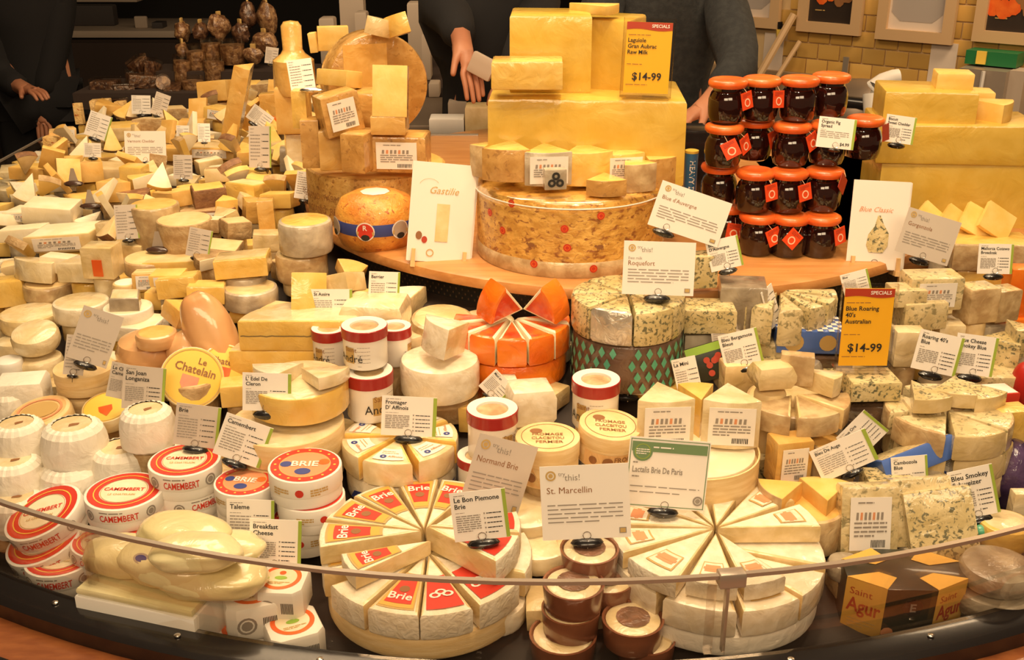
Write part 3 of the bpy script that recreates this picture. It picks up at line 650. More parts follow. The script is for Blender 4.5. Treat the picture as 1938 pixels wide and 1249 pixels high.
for (t, cx, cy, w, h, a, rz, ri, cut, st, nm, Y) in (
    ('yellow wrapped wedge with mottled rind and red dot, at the left on the stamped wheel', 962, 305, 94, 60, 58, -8, 'parm_rind_w', 'yellow_w', None, 'cheese_wedge', 2.045),
    ('wrapped wedge with white price sticker and black tri-spiral seal on the stamped wheel', 1034, 312, 92, 62, 58, 5, 'grey_rind_w', 'yellow_w', 'F', 'cheese_wedge', 2.035),
    ('rounded plain yellow wrapped wedge at the middle of the stamped wheel', 1108, 312, 90, 62, 60, 8, 'yellow_w', 'yellow_w', None, 'cheese_wedge', 2.05),
    ('yellow wrapped wedge with small sticker above a mottled rind piece', 1172, 312, 82, 56, 60, 12, 'yellow_w', 'yellow_w', 'F', 'cheese_wedge', 2.07),
    ('yellow wrapped wedge with mottled pale rind, second from the right on the stamped wheel', 1200, 330, 76, 52, 52, 20, 'tan_rind_w', 'yellow_w', None, 'cheese_wedge', 2.03),
    ('broad yellow wrapped wedge at the right on the stamped wheel', 1243, 320, 84, 56, 66, 38, 'parm_rind_w', 'yellow_w', None, 'cheese_wedge', 2.085),
    ('small mottled rind wedge lying in front of the yellow ones on the stamped wheel', 1146, 350, 70, 30, 66, 0, 'parm_rind_w', 'yellow_w', None, 'cheese_wedge', 1.985)):
    wedge(t, 'cheese', cx, cy, w, h, a, rz, 0, 0, ri, cut, cut, st, Y=Y)
o = wedge('dark-rinded narrow wedge at the far left end on the stamped wheel', 'cheese', 918, 300, 60, 58, 34, -35, 0, 0, 'tan_rind_w', 'yellow_w', 'yellow_w', Y=2.10)
root = block('small wrapped wedge with black three-armed seal on the stamped wheel', 'cheese', 1050, 338, 42, 38, .5, 8, side='grey_rind_w', Y=1.965)
mb = MB()
for k in range(3):
    a = R_(90 + 120 * k); f = FRONT(.0125); disc(mb, .0085 * math.cos(a), .0175 + .0085 * math.sin(a), .003, .0075, 'print_black', f, 12)
mb.obj('seal_print', root, False)
SL = block('huge yellow wrapped half-wheel slab, lower block of the central stack', 'cheese', 1106, 250, 356, 158, .62, -3, b=.05, side='cantal_w', wob=.012, Y=2.19, name='cheese_slab')
block('tall yellow wrapped slab on the central stack behind the yellow sign', 'cheese', 1042, 95, 150, 142, .8, -2, b=.05, side='cantal_w', wob=.012, Y=2.2, name='cheese_slab')
block('yellow wrapped slab corner standing beside the tall slab, right behind the yellow sign', 'cheese', 1150, 100, 112, 134, 1.0, -22, b=.05, side='cantal_w', wob=.012, Y=2.24, name='cheese_slab')
wedge('thin pale yellow wedge lying on the very top of the central stack', 'cheese', 1125, 16, 95, 17, 40, 62, 0, 0, 'yellow', 'yellow', Y=2.2)
block('small crumbly yellow block at the left on the big slab', 'cheese', 998, 138, 134, 54, .5, -2, side='yellow_w', Y=2.09)
special('yellow and red special price sign on the central stack reading $14-99', 1226, 110, 98, 144, ['Laguiole', 'Gran Aubrac', 'Raw Milk'], 'yellow sign on the central stack', Y=2.075)
# ---- parmesan tower
root = rnd('broad brown wheel base with dotted lettering under the left tower', 'cheese wheel', 715, 362, 262, 108, side='parm_rind', top='gold', b=.06, n=64, name='drum_cheese', Y=2.42)[0]
H0 = root.dimensions.z if False else .11
mb = MB(); f = CYL(.1668)
for rr, s in enumerate(('REGGIANO  PARMIGIANO  REGGIANO  PARMIGIANO', 'PARMIGIANO  REGGIANO  PARMIGIANO  REGGIANO', 'REGGIANO  PARMIGIANO  REGGIANO  PARMIGIANO')): text(mb, s, -.2, .025 + rr * .028, .014, 'print_brown', f, False, .4)
mb.obj('dotted_lettering', root, False)
root = empty('cheese_round'); p = hit(712, 415, Y=2.17); rr_ = .083
put(root, p, .118, (0, 0, 0)); mb = MB(); mb.lathe([(0, 0), (.05, .001), (.072, .014), (.081, .035), (rr_, .058), (.081, .082), (.070, .104), (.045, .116), (0, .118)], 'edam_rind', 40); mb.obj('cheese_body', root)
mb = MB(); mb.lathe([(.0826, .046), (.0838, .052), (.0838, .064), (.0826, .070)], 'print_blue', 40); mb.obj('blue_band', root)
for k, a in enumerate((-62, -8, 40, 90)):
    f = CYL(.086 + .0002 * k); mb = MB(); disc(mb, 0, .058, 0, .019, 'card_white', f, 20); f = CYL(.0866); disc(mb, 0, .058, 0, .0165, 'print_red' if k == 1 else 'far_pale', f, 20)
    f = CYL(.0871); mb.quad([f(-.0175, .050), f(.0175, .050), f(.0175, .058), f(-.0175, .058)], 'print_gold'); disc(mb, 0, .046, 0, .009, 'print_black', CYL(.0869), 12, .7)
    if k == 1: text(mb, 'R', 0, .061, .010, 'card_white', f, True, None, 'C')
    o = mb.obj('medal_label', root, False); o.rotation_euler.z = R_(a)
mb = MB(); mb.lathe([(0, .1185), (.026, .1185), (.030, .1175)], 'card_white', 8); mb.obj('paper_seal', root)
tag(root, 'orange-brown rounded cheese with blue medal band on the wooden board', 'cheese'); lm('round cheese with medal band', 712, 415)
for (t, cx, cy, w, h, d, rz, ry, s, top, st, Y) in (
    ('golden brick with white sticker at the right of the tower base', 757, 286, 106, 68, .7, -4, 0, 'parm_rind_w', 'gold_w', 'F', 2.30),
    ('narrow golden brick with rind front in the middle of the tower base', 683, 284, 46, 72, 1.6, -18, 0, 'parm_rind_w', 'gold_w', None, 2.27),
    ('wide golden brick left in the tower base row', 635, 280, 62, 76, .8, 12, 0, 'gold_w', 'gold_w', None, 2.31),
    ('slim golden upright piece at the left end of the tower base', 588, 270, 34, 90, 1.2, 8, 0, 'parm_rind_w', 'gold_w', None, 2.30),
    ('golden brick in the second row of the tower, below the pale upright slab', 700, 205, 95, 70, .7, -3, 0, 'gold_w', 'gold_w', None, 2.37),
    ('tilted golden brick with big white sticker leaning left on the tower', 640, 212, 74, 76, .7, 28, -10, 'parm_rind_w', 'gold_w', 'F', 2.29),
    ('pale yellow upright slab beside the hanging card', 571, 203, 27, 70, 2.0, 0, 0, 'yellow_w', None, None, 2.33),
    ('golden brick with orange underside supporting the pale upright slab', 738, 232, 66, 36, .9, -2, 0, 'gold_w', None, None, 2.28),):
    block(t, 'cheese', cx, cy, w, h, d, rz, 0, ry, side=s, top=top, st=st, Y=Y)
root = block('pale yellow upright slab with white rim standing on the tower', 'cheese', 739, 173, 66, 94, .35, -3, -12, 1, side='parm_rind_w', tags=['yellow', 'parm_rind_w', 'parm_rind_w', 'parm_rind_w'], top='yellow', Y=2.27, b=.04)
lm('pale upright slab on the tower', 739, 175)
p = hit(708, 158, Y=2.56); root = empty('drum_cheese'); root.location = p; root.rotation_euler = (R_(90), 0, R_(22)); mb = MB(); mb.prism(circ(.118, 56), .085, .012, ['parm_rind_w'] * 56, 'parm_rind_w', z0=-.04, wob=.003, mid=3); mb.obj('wheel_body', root)
mb = MB(); mb.box((-.03, .0, .0465), (.10, .19, .001), 'gold_w'); mb.obj('cut_face', root)
tag(root, 'brown wrapped wheel standing on its edge at the back of the tower', 'cheese wheel'); lm('brown wheel standing on edge', 700, 150)
for (t, cx, cy, w, h, a, rz, ry, ri, cut, Y) in (
    ('crinkly wrapped cheese chunk left on top of the upright wheel', 715, 50, 40, 32, 80, 20, 15, 'cream_w', 'cream_w', 2.5),
    ('crinkly wrapped cheese chunk right on top of the upright wheel', 757, 46, 42, 38, 80, -30, -18, 'yellow_w', 'cream_w', 2.5),
    ('pale yellow wedge pointing right below the slanted card', 640, 148, 90, 30, 36, 65, 12, 'yellow', 'yellow', 2.38)):
    wedge(t, 'cheese', cx, cy, w, h, a, rz, 0, ry, ri, cut, cut, Y=Y)
block('tall golden block standing under the bottle-shaped cheese', 'cheese', 556, 205, 62, 88, .9, 6, side='gold', Y=2.75)
mb = MB(); p = hit(555, 110, Y=2.75); mb.lathe([(0, 0), (.045, .002), (.052, .02), (.050, .085), (.030, .10), (.024, .11), (.025, .165), (.018, .175), (0, .178)], 'gold_w', 20); o = mb.obj('cheese_flask'); put(o, p, .178, (0, 0, 0)); tag(o, 'bottle-shaped wrapped cheese standing behind the slanted card', 'cheese')
block('flat greenish yellow wedge slab behind the upright wheel at its left', 'cheese', 630, 72, 58, 44, .3, 12, side='yellow', Y=2.72)
block('thin pale slice standing left of the upright wheel', 'cheese', 593, 80, 14, 36, 1.5, 0, 0, -6, side='yellow', Y=2.7)
card('white slanted card with three short lines beside the upright wheel', 570, 142, 46, 58, (), -6, 10, big='x' if 0 else None, green=None, hold=False, Y=2.34)
lm('slanted card by the upright wheel', 570, 140)
mb = blob((0, 0, .006), (.025, .009, .006), 'wire', 12, 6); o = mb.obj('card_clip'); o.location = hit(590, 176, Y=2.30); tag(o, 'shiny metal card clip below the slanted card', 'clip')
# ---- easels with leaflets
def easel(lab, cx, cy, w, h, roll, yaw, Y, kind, name):
    p, m, H = size(cx, cy, h, Y=Y); W = w * m; root = empty('leaflet_easel'); put(root, p, H, (R_(-12), R_(roll), R_(yaw)))
    for k in range(3):
        mb = MB(); mb.box((.002 * k, .0015 + .0022 * k, H / 2 + .0008 * (2 - k)), (W, .0018, H), 'card_white'); lf = mb.obj('leaflet', root, False)
    pr = MB(); f = FRONT(.0005)
    if kind == 0:
        text(pr, 'Gastilie', -W * .22, H * .70, H * .07, 'print_gold', f, False, W * .6, shear=.35)
        for t in range(14): a = 2.2 * t / 14 + .6; q = W * .16; pr.quad([f(-W * .22 + q * math.cos(a), H * .76 + q * math.sin(a) * .8), f(-W * .22 + (q + .0007) * math.cos(a), H * .76 + (q + .0007) * math.sin(a) * .8), f(-W * .22 + (q + .0007) * math.cos(a + .16), H * .76 + (q + .0007) * math.sin(a + .16) * .8), f(-W * .22 + q * math.cos(a + .16), H * .76 + q * math.sin(a + .16) * .8)], 'print_gold')
        pr.quad([f(-W * .08, H * .22), f(W * .12, H * .22), f(W * .12, H * .60), f(-W * .08, H * .60)], 'cream')
        disc(pr, -W * .33, H * .27, 0, W * .05, 'print_brown', f, 14, 1.3); disc(pr, -W * .24, H * .23, 0, W * .045, 'sign_red', f, 14, 1.2); disc(pr, -W * .14, H * .10, W * .045, W * .06, 'print_gold', f, 18)
    else:
        text(pr, 'Blue Classic', -W * .36, H * .66, H * .055, 'print_pink', f, False, W * .72, shear=.35)
        pr.quad([f(-W * .18, H * .28), f(-W * .12, H * .20), f(W * .12, H * .20), f(W * .2, H * .28), f(W * .2, H * .42), f(W * .1, H * .52), f(W * .03, H * .62), f(-W * .02, H * .62), f(-W * .06, H * .50), f(-W * .16, H * .40)], 'blue_paste')
        disc(pr, -W * .0, H * .08, W * .055, W * .07, 'print_grey', f, 18)
    pr.obj('print', root, False)
    for s in (-1, 1):
        mb = MB(); x = s * W * .40; mb.box((x, .012, -.004), (.009, .050, .010), 'wood_pale'); mb.box((x, -.008, .010), (.007, .007, .032), 'wood_pale'); mb.box((x, .026, H * .36), (.007, .007, H * .75), 'wood_pale'); mb.obj('easel_leg', root, False)
    mb = MB(); mb.box((0, .030, H * .30), (W * .85, .006, .010), 'wood_pale'); mb.obj('crossbar', root, False)
    lm(name, cx, cy); return tag(root, lab, 'leaflet stand')
easel('white leaflets on a wooden easel between medal-band cheese and stamped wheel', 836, 405, 122, 180, 7, 8, 2.06, 0, 'left leaflet easel')
easel('white leaflets with a blue cheese wedge picture on the right easel', 1662, 428, 106, 160, 2, -4, 2.05, 1, 'right leaflet easel')
# ---- jars
def jar_tag(parent, a, r, z, roll, flip):
    mb = MB(); s = .0155; mb.box((0, 0, -s), (2 * s, .0008, 2.1 * s), 'tag_red' if not flip else 'tag_dark'); f = lambda u, v: (u, -.0008, v)
    if not flip: disc(mb, 0, -s * 1.25, s * .36, s * .52, 'tag_ring', f, 18); bars(mb, -s * .7, s * .7, -s * .2, -s * .55, 3, s * .09, 'sign_red', f, 3)
    o = mb.obj('paper_tag', parent, False); o.location = (r * math.sin(a), -r * math.cos(a), z); o.rotation_euler = (R_(-8), R_(roll), a * .8)
    mb = MB(); mb.tube([(0, -.002, 0), (-.004 * math.sin(a), .004, .012)], .0005, 'tag_ring', 4); mb.obj('string', o)
jar_src = None
JR = .036; JH = .084
def jar(px_, Yj, row, tags_, lab):
    global jar_src
    z = BZ + row * JH; d = (Yj * math.cos(PITCH) + (CAM.z - z) * math.sin(PITCH)) / FPX; X = (px_ - CX) * d
    if jar_src is None:
        mb = MB(); mb.lathe([(0, 0), (.026, 0), (.031, .003), (.034, .012), (.0355, .028), (.035, .044), (.031, .056), (.0275, .060), (.0275, .066), (0, .066)], 'jar_dark', 28); jb = mb.mesh('jar_body')
        mb = MB(); mb.lathe([(.028, .0655), (.034, .0665), (.0372, .0705), (.0378, .075), (.036, .0795), (.031, .0822), (.024, .0828), (.0225, .0818), (0, .0818)], 'lid_orange', 28); jl = mb.mesh('lid'); jar_src = (jb, jl)
    r = empty('jam_jar'); r.location = (X, Yj, z)
    b = bpy.data.objects.new('glass_body', jar_src[0]); l = bpy.data.objects.new('lid', jar_src[1])
    for q in (b, l): COL.objects.link(q); q.parent = r; q.rotation_euler.z = R_(px_ * 7)
    for (a, roll, flip, zz) in tags_: jar_tag(r, R_(a), .039, zz, roll, flip)
    tag(r, lab, 'jar', 'orange-lidded jars of dark spread')
rows = [(0, [(1430, 2.09, [(30, -20, 0, .058)]), (1490, 2.08, [(10, 44, 0, .056)]), (1548, 2.08, [(45, -8, 0, .062)]), (1375, 2.16, [(10, 10, 0, .05)])]),
        (1, [(1358, 2.15, []), (1424, 2.10, [(38, -6, 0, .06)]), (1487, 2.10, [(35, -8, 0, .06)]), (1554, 2.11, [(58, 42, 1, .07)])]),
        (2, [(1366, 2.12, [(0, -28, 0, .055), (60, -20, 0, .06)]), (1424, 2.18, [(50, -14, 0, .06)]), (1493, 2.13, [(50, -20, 0, .065)]), (1562, 2.14, [(62, -25, 1, .07)]), (1630, 2.19, [(62, 0, 1, .07)])]),
        (3, [(1373, 2.13, [(50, -8, 0, .06)]), (1436, 2.15, [(45, 5, 0, .06)]), (1507, 2.15, []), (1566, 2.19, [])])]
ordn = ['first', 'second', 'third', 'fourth', 'fifth']; rown = ['bottom', 'second', 'third', 'top']
for row, js in rows:
    order = sorted(js, key=lambda j: j[0])
    for j in js:
        k = order.index(j); t = 'red diamond tag' if j[2] else 'no tag'
        jar(j[0], j[1], row, j[2], 'orange-lidded dark jar with %s, %s from left in the %s row' % (t, ordn[k], rown[row]))
for i, px_ in enumerate((1395, 1460, 1525)):    # hidden rank that carries the rows above
    jar(px_, 2.22, 0, [], 'orange-lidded dark jar in the back rank, %s from left at board level' % ordn[i])
lm('stack of orange-lidded jars', 1480, 360)
card('small white card about fig spread clipped on the top jars', 1583, 252, 72, 56, ['Organic Fig', 'Spread'], 6, 0, price='$4.99', Y=2.10, landmark='fig spread card', hs=.6)
root = empty('cardboard_tube'); p = hit(1306, 345, Y=2.2); put(root, p, .13, (0, 0, 0)); mb = MB(); mb.lathe([(.0125, 0), (.0135, .003), (.0135, .125), (.0125, .13), (0, .129)], 'bottle_blue', 20); mb.obj('tube_body', root)
mb = MB(); mb.lathe([(.0136, .126), (.0138, .131), (.011, .132), (0, .131)], 'print_yellow', 20); mb.obj('yellow_cap', root)
mb = MB(); f0 = CYL(.0139); text(mb, 'HEAVY D', -.112, -.0045, .011, 'card_white', lambda u, v: f0(v, -u), True, .10); mb.obj('lettering', root, False)
tag(root, 'blue tube with yellow cap and white lettering left of the jars', 'tube')
dbox('black_box', 1285, 238, 1342, 420, 2.45, .08, 'black_plastic', 'black upright box behind the blue tube', 'box')
# ---- yellow stack at the right
block('biggest yellow half-wheel slab at the bottom of the right stack', 'cheese', 1795, 365, 292, 160, .62, -7, side='cantal_w', Y=2.38, b=.05, name='cheese_slab')
block('wide yellow slab in the middle of the right stack', 'cheese', 1795, 258, 290, 72, .55, -7, side='cantal_w', Y=2.36, b=.06, name='cheese_slab')
block('yellow slab third up in the right stack', 'cheese', 1748, 198, 165, 68, .7, -8, side='cantal_w', Y=2.36, b=.06, name='cheese_slab')
wedge('yellow wedge with white triangular mark right on the right stack', 'cheese', 1870, 212, 92, 44, 46, 55, 0, 0, 'yellow', 'yellow', Y=2.34)
block('small yellow block on the top of the right stack', 'cheese', 1803, 152, 66, 34, 1.0, -12, side='yellow', Y=2.36)
block('low yellow block behind the wedge of the right stack', 'cheese', 1845, 185, 60, 30, 1.0, -12, side='yellow', Y=2.50)
block('tan and yellow cut block under the leaning slices at the right', 'cheese', 1868, 475, 150, 50, .6, -4, side='tan_rind_w', top='yellow_w', Y=2.10, b=.08)
for i, (cx, cy, ry) in enumerate(((1760, 420, 38), (1808, 425, 34), (1850, 420, 28), (1886, 420, 32))):
    block('thin yellow rectangular slice, %s of four leaning on the right stack' % ordn[i], 'cheese', cx, cy, 62, 54 if i < 3 else 56, .16, -20 + i * 4, -38, ry, side='yellow', Y=2.16 - i * .012, b=.1, name='cheese_slice', group='yellow slices leaning on the right stack')
card('white card about yellow cheddar clipped on the right yellow stack', 1703, 245, 58, 50, ['Biscuit', 'Sweet Cheddar'], 8, 0, Y=2.22, landmark='card on the right yellow stack')
card('tilted white recommendation card leaning by the right leaflets', 1757, 448, 108, 82, ['Gorgonzola'], 17, 0, big='try', Y=1.98, base='card_grey', landmark='tilted card by the right leaflets', cat='info card')
card('white card with two bold lines at the right edge near the slices', 1884, 490, 66, 54, ['Mallorca Cotswo', 'Broadoak'], 1, 0, Y=1.98, landmark='card at the right edge near the slices')
lm('right yellow stack', 1790, 330)
card('tilted white recommendation card under crumpled film by the jars', 1306, 405, 142, 84, ['Blue d\'Auvergne'], 19, 0, big='try', Y=1.86, hx=-.25, landmark='tilted filmed card by the jars', cat='info card')
card('small white card tilted left under the bottom jars', 1371, 480, 62, 56, ['Bleu', "D'Auvergne"], -14, 0, Y=1.85, landmark='small tilted card under the jars')
# ================================================================ front zone
CLK = ['six', 'five', 'four', 'three', 'two', 'one', 'twelve', 'eleven', 'ten', 'nine', 'eight', 'seven']
_wm = {}
def patch(mb, r0, r1, a, name, z, ctr=-90, n=6):
    for i in range(n):
        t0, t1 = R_(ctr - a / 2 + a * i / n), R_(ctr - a / 2 + a * (i + 1) / n)
        mb.quad([(r0 * math.cos(t0), r0 * math.sin(t0), z), (r1 * math.cos(t0), r1 * math.sin(t0), z), (r1 * math.cos(t1), r1 * math.sin(t1), z), (r0 * math.cos(t1), r0 * math.sin(t1), z)], name)
def wheel_wedge(X, Y, z, r, H, a, wd, style, lab, rind='white_rind', cut='cream_w', push=.004, roll=0, top=None, group=None):
    key = (r, H, wd, style, rind, cut)
    if key not in _wm:
        out, fl = sector(r, wd); mb = MB(); mb.prism(out, H, H * .12, [rind if q else cut for q in fl], top or rind, seed=sd(), wob=H * .02, mid=2); body = mb.mesh('cheese_wedge')
        mb = MB(); z1 = H + .0012; pr = None
        if style == 'red':
            patch(mb, r * .38, r * .94, wd * .80, 'print_gold', z1); patch(mb, r * .41, r * .915, wd * .74, 'box_yellow', z1 + .0004); patch(mb, r * .50, r * .86, wd * .62, 'print_red', z1 + .0008)
            fl_ = (lambda u, v: (-u, -v, z1 + .0014)) if H < .035 else TOP(z1 + .0014)
            text(mb, 'Brie', 0, r * .72 if H < .035 else -r * .80, r * .10, 'card_white', fl_, True, r * .5 * wd / 45, 'C'); disc(mb, 0, -r * .64, 0, r * .05, 'print_brown', TOP(z1 + .0012), 10)
        elif style == 'sq':
            patch(mb, r * .42, r * .93, wd * .78, 'print_red', z1)
            for q in range(3): disc(mb, r * .06 * (q - 1), -r * (.72 - .04 * (q % 2)), r * .03, r * .055, 'card_white', TOP(z1 + .0006 + q * .0002), 10, .8)
        elif style == 'pale':
            patch(mb, r * .62, r * .88, wd * .6, 'print_gold', z1); patch(mb, r * .64, r * .86, wd * .54, 'white_rind', z1 + .0004); patch(mb, r * .68, r * .80, wd * .42, 'print_pink', z1 + .0008); patch(mb, r * .72, r * .76, wd * .5, 'print_pink', z1 + .0010)
        elif style == 'pix':
            patch(mb, r * .5, r * .9, wd * .7, 'card_white', z1); disc(mb, -r * .1, -r * .78, r * .02, r * .06, 'print_blue', TOP(z1 + .0006), 12); text(mb, 'Affinois', -r * .02, -r * .8, r * .06, 'print_pink', TOP(z1 + .0006), True, r * .3); bars(mb, -r * .15, r * .15, -r * .66, -r * .6, 2, r * .015, 'print_gold', TOP(z1 + .0006), 4)
        if mb.v: pr = mb.mesh('printed_label', False)
        _wm[key] = (body, pr)
    body, pr = _wm[key]; o = bpy.data.objects.new('cheese_wedge', body); COL.objects.link(o)
    rz = R_(a); o.location = (X + push * math.sin(rz), Y - push * math.cos(rz), z); o.rotation_euler = (R_(roll), 0, rz)
    if pr: q = bpy.data.objects.new('printed_label', pr); COL.objects.link(q); q.parent = o
    return tag(o, lab % CLK[int(round((a % 360) / 30)) % 12], 'cheese', group)
def fan(X, Y, z, r, H, items, lab, **k):
    for (a, wd, st) in items: wheel_wedge(X, Y, z, r, H, a, wd, st, lab(st), **k)
# ---- left brie wheel
X1, Y1, r1 = -.121, 1.352, .146
mb = MB(); mb.prism(circ(r1 - .002, 64), .036, .006, ['wood_box'] * 64, 'ivory', mid=3); o = mb.obj('cheese_base_round'); o.location = (X1, Y1, .734); tag(o, 'broad pale round lying under the left brie wedges', 'cheese')
st_name = {'red': 'brie wedge with red and gold label', 'sq': 'brie wedge with red white-ringed label', 'pale': 'white brie wedge with faded pink print', 'none': 'plain white brie wedge', 'pix': 'soft wedge with white printed label'}
low = lambda s: st_name[s] + ', lower tier, %s o\'clock on the left brie wheel'
upp = lambda s: st_name[s] + ', upper tier, %s o\'clock on the left brie wheel'
fan(X1, Y1, .771, r1, .042, [(-44, 28, 'none'), (-14, 28, 'red'), (14, 28, 'sq'), (46, 30, 'sq'), (90, 44, 'none'), (150, 50, 'none'), (-150, 50, 'none'), (-90, 44, 'red')], low)
fan(X1 - .004, Y1 + .004, .8145, r1 - .002, .031, [(-86, 27, 'red'), (-115, 27, 'red'), (-143, 26, 'red'), (-172, 26, 'red'), (162, 24, 'red'), (128, 26, 'red')], upp)
fan(X1 - .004, Y1 + .004, .8145, r1 - .012, .040, [(64, 32, 'sq'), (94, 26, 'sq')], upp)
fan(X1 + .01, Y1 - .012, .8145, r1 - .02, .026, [(-62, 26, 'red')], upp)
lm('left brie wheel', 800, 1060)
# ---- right brie wheel
X2, Y2, r2 = .293, 1.362, .150
mb = MB(); mb.prism(circ(r2 - .002, 64), .036, .008, ['paper_wrap'] * 64, 'paper_wrap', mid=3, wob=.003); o = mb.obj('cheese_base_round'); o.location = (X2, Y2, .734); tag(o, 'broad paper-wrapped round under the right brie wedges', 'cheese')
low = lambda s: st_name[s] + ', lower tier, %s o\'clock on the right brie wheel'
upp = lambda s: st_name[s] + ', upper tier, %s o\'clock on the right brie wheel'
fan(X2, Y2, .771, r2, .044, [(-60, 40, 'none'), (-18, 38, 'none'), (20, 34, 'pale'), (52, 28, 'none'), (95, 50, 'none'), (150, 50, 'none'), (-155, 50, 'none'), (-105, 44, 'none')], low, rind='white_rind_w')
fan(X2 - .002, Y2 + .002, .8165, r2 - .002, .028, [(-78, 26, 'pale'), (-108, 28, 'pale'), (-138, 28, 'pale'), (-167, 26, 'pale'), (163, 26, 'pale'), (133, 26, 'pale'), (104, 26, 'pale'), (-45, 32, 'pale')], upp)
fan(X2 - .002, Y2 - .002, .8165, r2 - .02, .026, [(-12, 30, 'pale'), (20, 28, 'pale')], upp)
lm('right brie wheel', 1350, 1040)
# ---- glazed pots between the wheels
def pot(cx, cy, w, h, lab, **k):
    p, m, H = size(cx, cy, h, **k); r = w * m / 2; root = empty('cheese_pot'); put(root, p, H, (0, 0, 0), r)
    mb = MB(); mb.lathe([(r * .86, 0), (r * .93, H * .1), (r * .96, H * .6), (r, H * .9), (r, H), (r * .93, H), (r * .9, H * .86), (0, H * .86)], 'terracotta', 28); mb.obj('dish', root)
    mb = MB(); mb.lathe([(r * .9, H * .80), (r * .87, H * .95), (r * .76, H * 1.01), (0, H * 1.02)], 'ivory_w', 28); mb.obj('cheese_disc', root)
    mb = MB(); mb.lathe([(0, H * 1.02), (r * .50, H * 1.02), (r * .55, H * 1.05), (0, H * 1.07)], 'leaf', 14); mb.obj('leaf_top', root)
    return tag(root, lab, 'cheese pot', 'glazed brown pots of soft cheese')
pot(1115, 1060, 112, 45, 'brown pot of soft cheese under the clip of the front recommendation card', L=.075)
pot(1150, 1118, 100, 45, 'brown pot of soft cheese half hidden behind the tall pot stack', L=.03)
pot(1085, 1125, 118, 46, 'brown pot of soft cheese on top of the tall stack between brie wheels', L=.072)
pot(1080, 1172, 112, 44, 'brown pot of soft cheese second in the tall stack between brie wheels', L=.036)
pot(1065, 1222, 128, 44, 'brown pot of soft cheese at the bottom left between brie wheels', L=.002)
pot(1197, 1192, 118, 44, 'brown pot of soft cheese with glossy leaf, upper one by the right brie wheel', L=.032)
pot(1222, 1225, 112, 40, 'brown pot of soft cheese lowest by the right brie wheel', L=.0)
lm('brown pots of soft cheese', 1130, 1140)
# ---- round paper boxes
def box_round(lab, cx, cy, w, h, style='cam', rx=0, ry=0, rz=0, side_txt='CAMEMBERT', **k):
    p, m, H = size(cx, cy, h, **k); r = w * m / 2; root = empty('cheese_box'); put(root, p, H, (R_(rx), R_(ry), R_(rz)), r)
    mb = MB(); mb.prism(circ(r * .975, 40), H * .5, .0008, ['paper_white'] * 40, 'paper_white'); mb.obj('box_base', root)
    mb = MB(); mb.prism(circ(r, 40), H * .62, .0015, ['paper_white'] * 40, 'paper_white', z0=H * .38); mb.obj('box_lid', root)
    mb = MB(); f = TOP(H + .0006); f2 = TOP(H + .0010); f3 = TOP(H + .0014)
    if style == 'cam':
        disc(mb, 0, 0, r * .62, r * .92, 'print_red', f, 36); disc(mb, 0, 0, r * .58, r * .60, 'print_gold', f, 30); disc(mb, 0, 0, 0, r * .58, 'ivory', f, 30); disc(mb, 0, 0, r * .74, r * .77, 'print_yellow', f2, 30)
        text(mb, 'CAMEMBERT', 0, -r * .02, r * .15, 'print_red', f3, True, r * 1.05, 'C'); text(mb, 'LE CHATELAIN', 0, -r * .25, r * .08, 'print_gold', f3, True, r * .7, 'C')
    elif style == 'brie':
        disc(mb, 0, 0, r * .70, r * .93, 'print_red', f, 36); disc(mb, 0, 0, r * .66, r * .70, 'print_gold', f, 36); disc(mb, 0, 0, 0, r * .66, 'print_pink', f, 30)
        disc(mb, 0, -r * .38, 0, r * .22, 'print_blue', f2, 16, .8); disc(mb, -r * .52, r * .02, 0, r * .16, 'print_blue', f2, 12); disc(mb, r * .5, r * .15, 0, r * .16, 'lid_orange', f2, 12)
        text(mb, 'BRIE', 0, -r * .10, r * .28, 'card_white', f3, True, r * .85, 'C')
        for i in range(16):
            a = 2 * math.pi * i / 16; disc(mb, r * .81 * math.cos(a), r * .81 * math.sin(a), 0, r * .04, 'print_yellow', f2, 6)
    elif style == 'oval':
        disc(mb, 0, 0, r * .66, r * .80, 'lid_orange', f, 30, 1); disc(mb, 0, 0, 0, r * .66, 'ivory', f, 24); disc(mb, 0, r * .3, 0, r * .14, 'print_gold', f2, 10); text(mb, 'PETIT', 0, -r * .1, r * .2, 'print_green', f2, True, r * .9, 'C')
    mb.obj('lid_print', root, False); mb = MB(); g = CYL(r + .0005)
    a0 = r * .15
    if style == 'cam':
        text(mb, side_txt, a0, H * .50, H * .26, 'print_red', g, True, r * 1.0, 'C'); bars(mb, a0 - r * .5, a0 + r * .5, H * .86, H * .86, 1, H * .05, 'print_grey', g, 5)
        for s in (-1, 1): disc(mb, a0 + s * r * .85, H * .62, H * .16, H * .22, 'print_grey', g, 14); disc(mb, a0 + s * r * .85, H * .62, 0, H * .12, 'print_grey', g, 10)
    else:
        disc(mb, 0, H * .6, 0, H * .14, 'print_red', g, 12)
        for s in (-1, 1): bars(mb, s * r * .55 - r * .25, s * r * .55 + r * .25, H * .68, H * .5, 3, H * .06, 'print_gold', g, 7 + s)
    mb.obj('side_print', root, False)
    return tag(root, lab, 'cheese box', 'round paper cheese boxes')
box_round('red-ringed round camembert box, top of the pair left of the pale wrapped balls', 238, 950, 145, 42, L=.075)
box_round('red-ringed round box right under the top one left of the pale wrapped balls', 258, 1000, 136, 42, L=.035, rz=15)
box_round('red-ringed round camembert box on the rear stack below the two tilted cards', 352, 893, 134, 46, L=.075)
box_round('middle round box of the rear stack below the two tilted cards', 358, 935, 130, 40, L=.036, rz=40)
box_round('lowest round box of the rear stack below the two tilted cards', 362, 972, 128, 36, L=.0, rz=20)
box_round('red and blue brie box on top of the tall stack above the white cards', 579, 905, 138, 50, 'brie', L=.095)
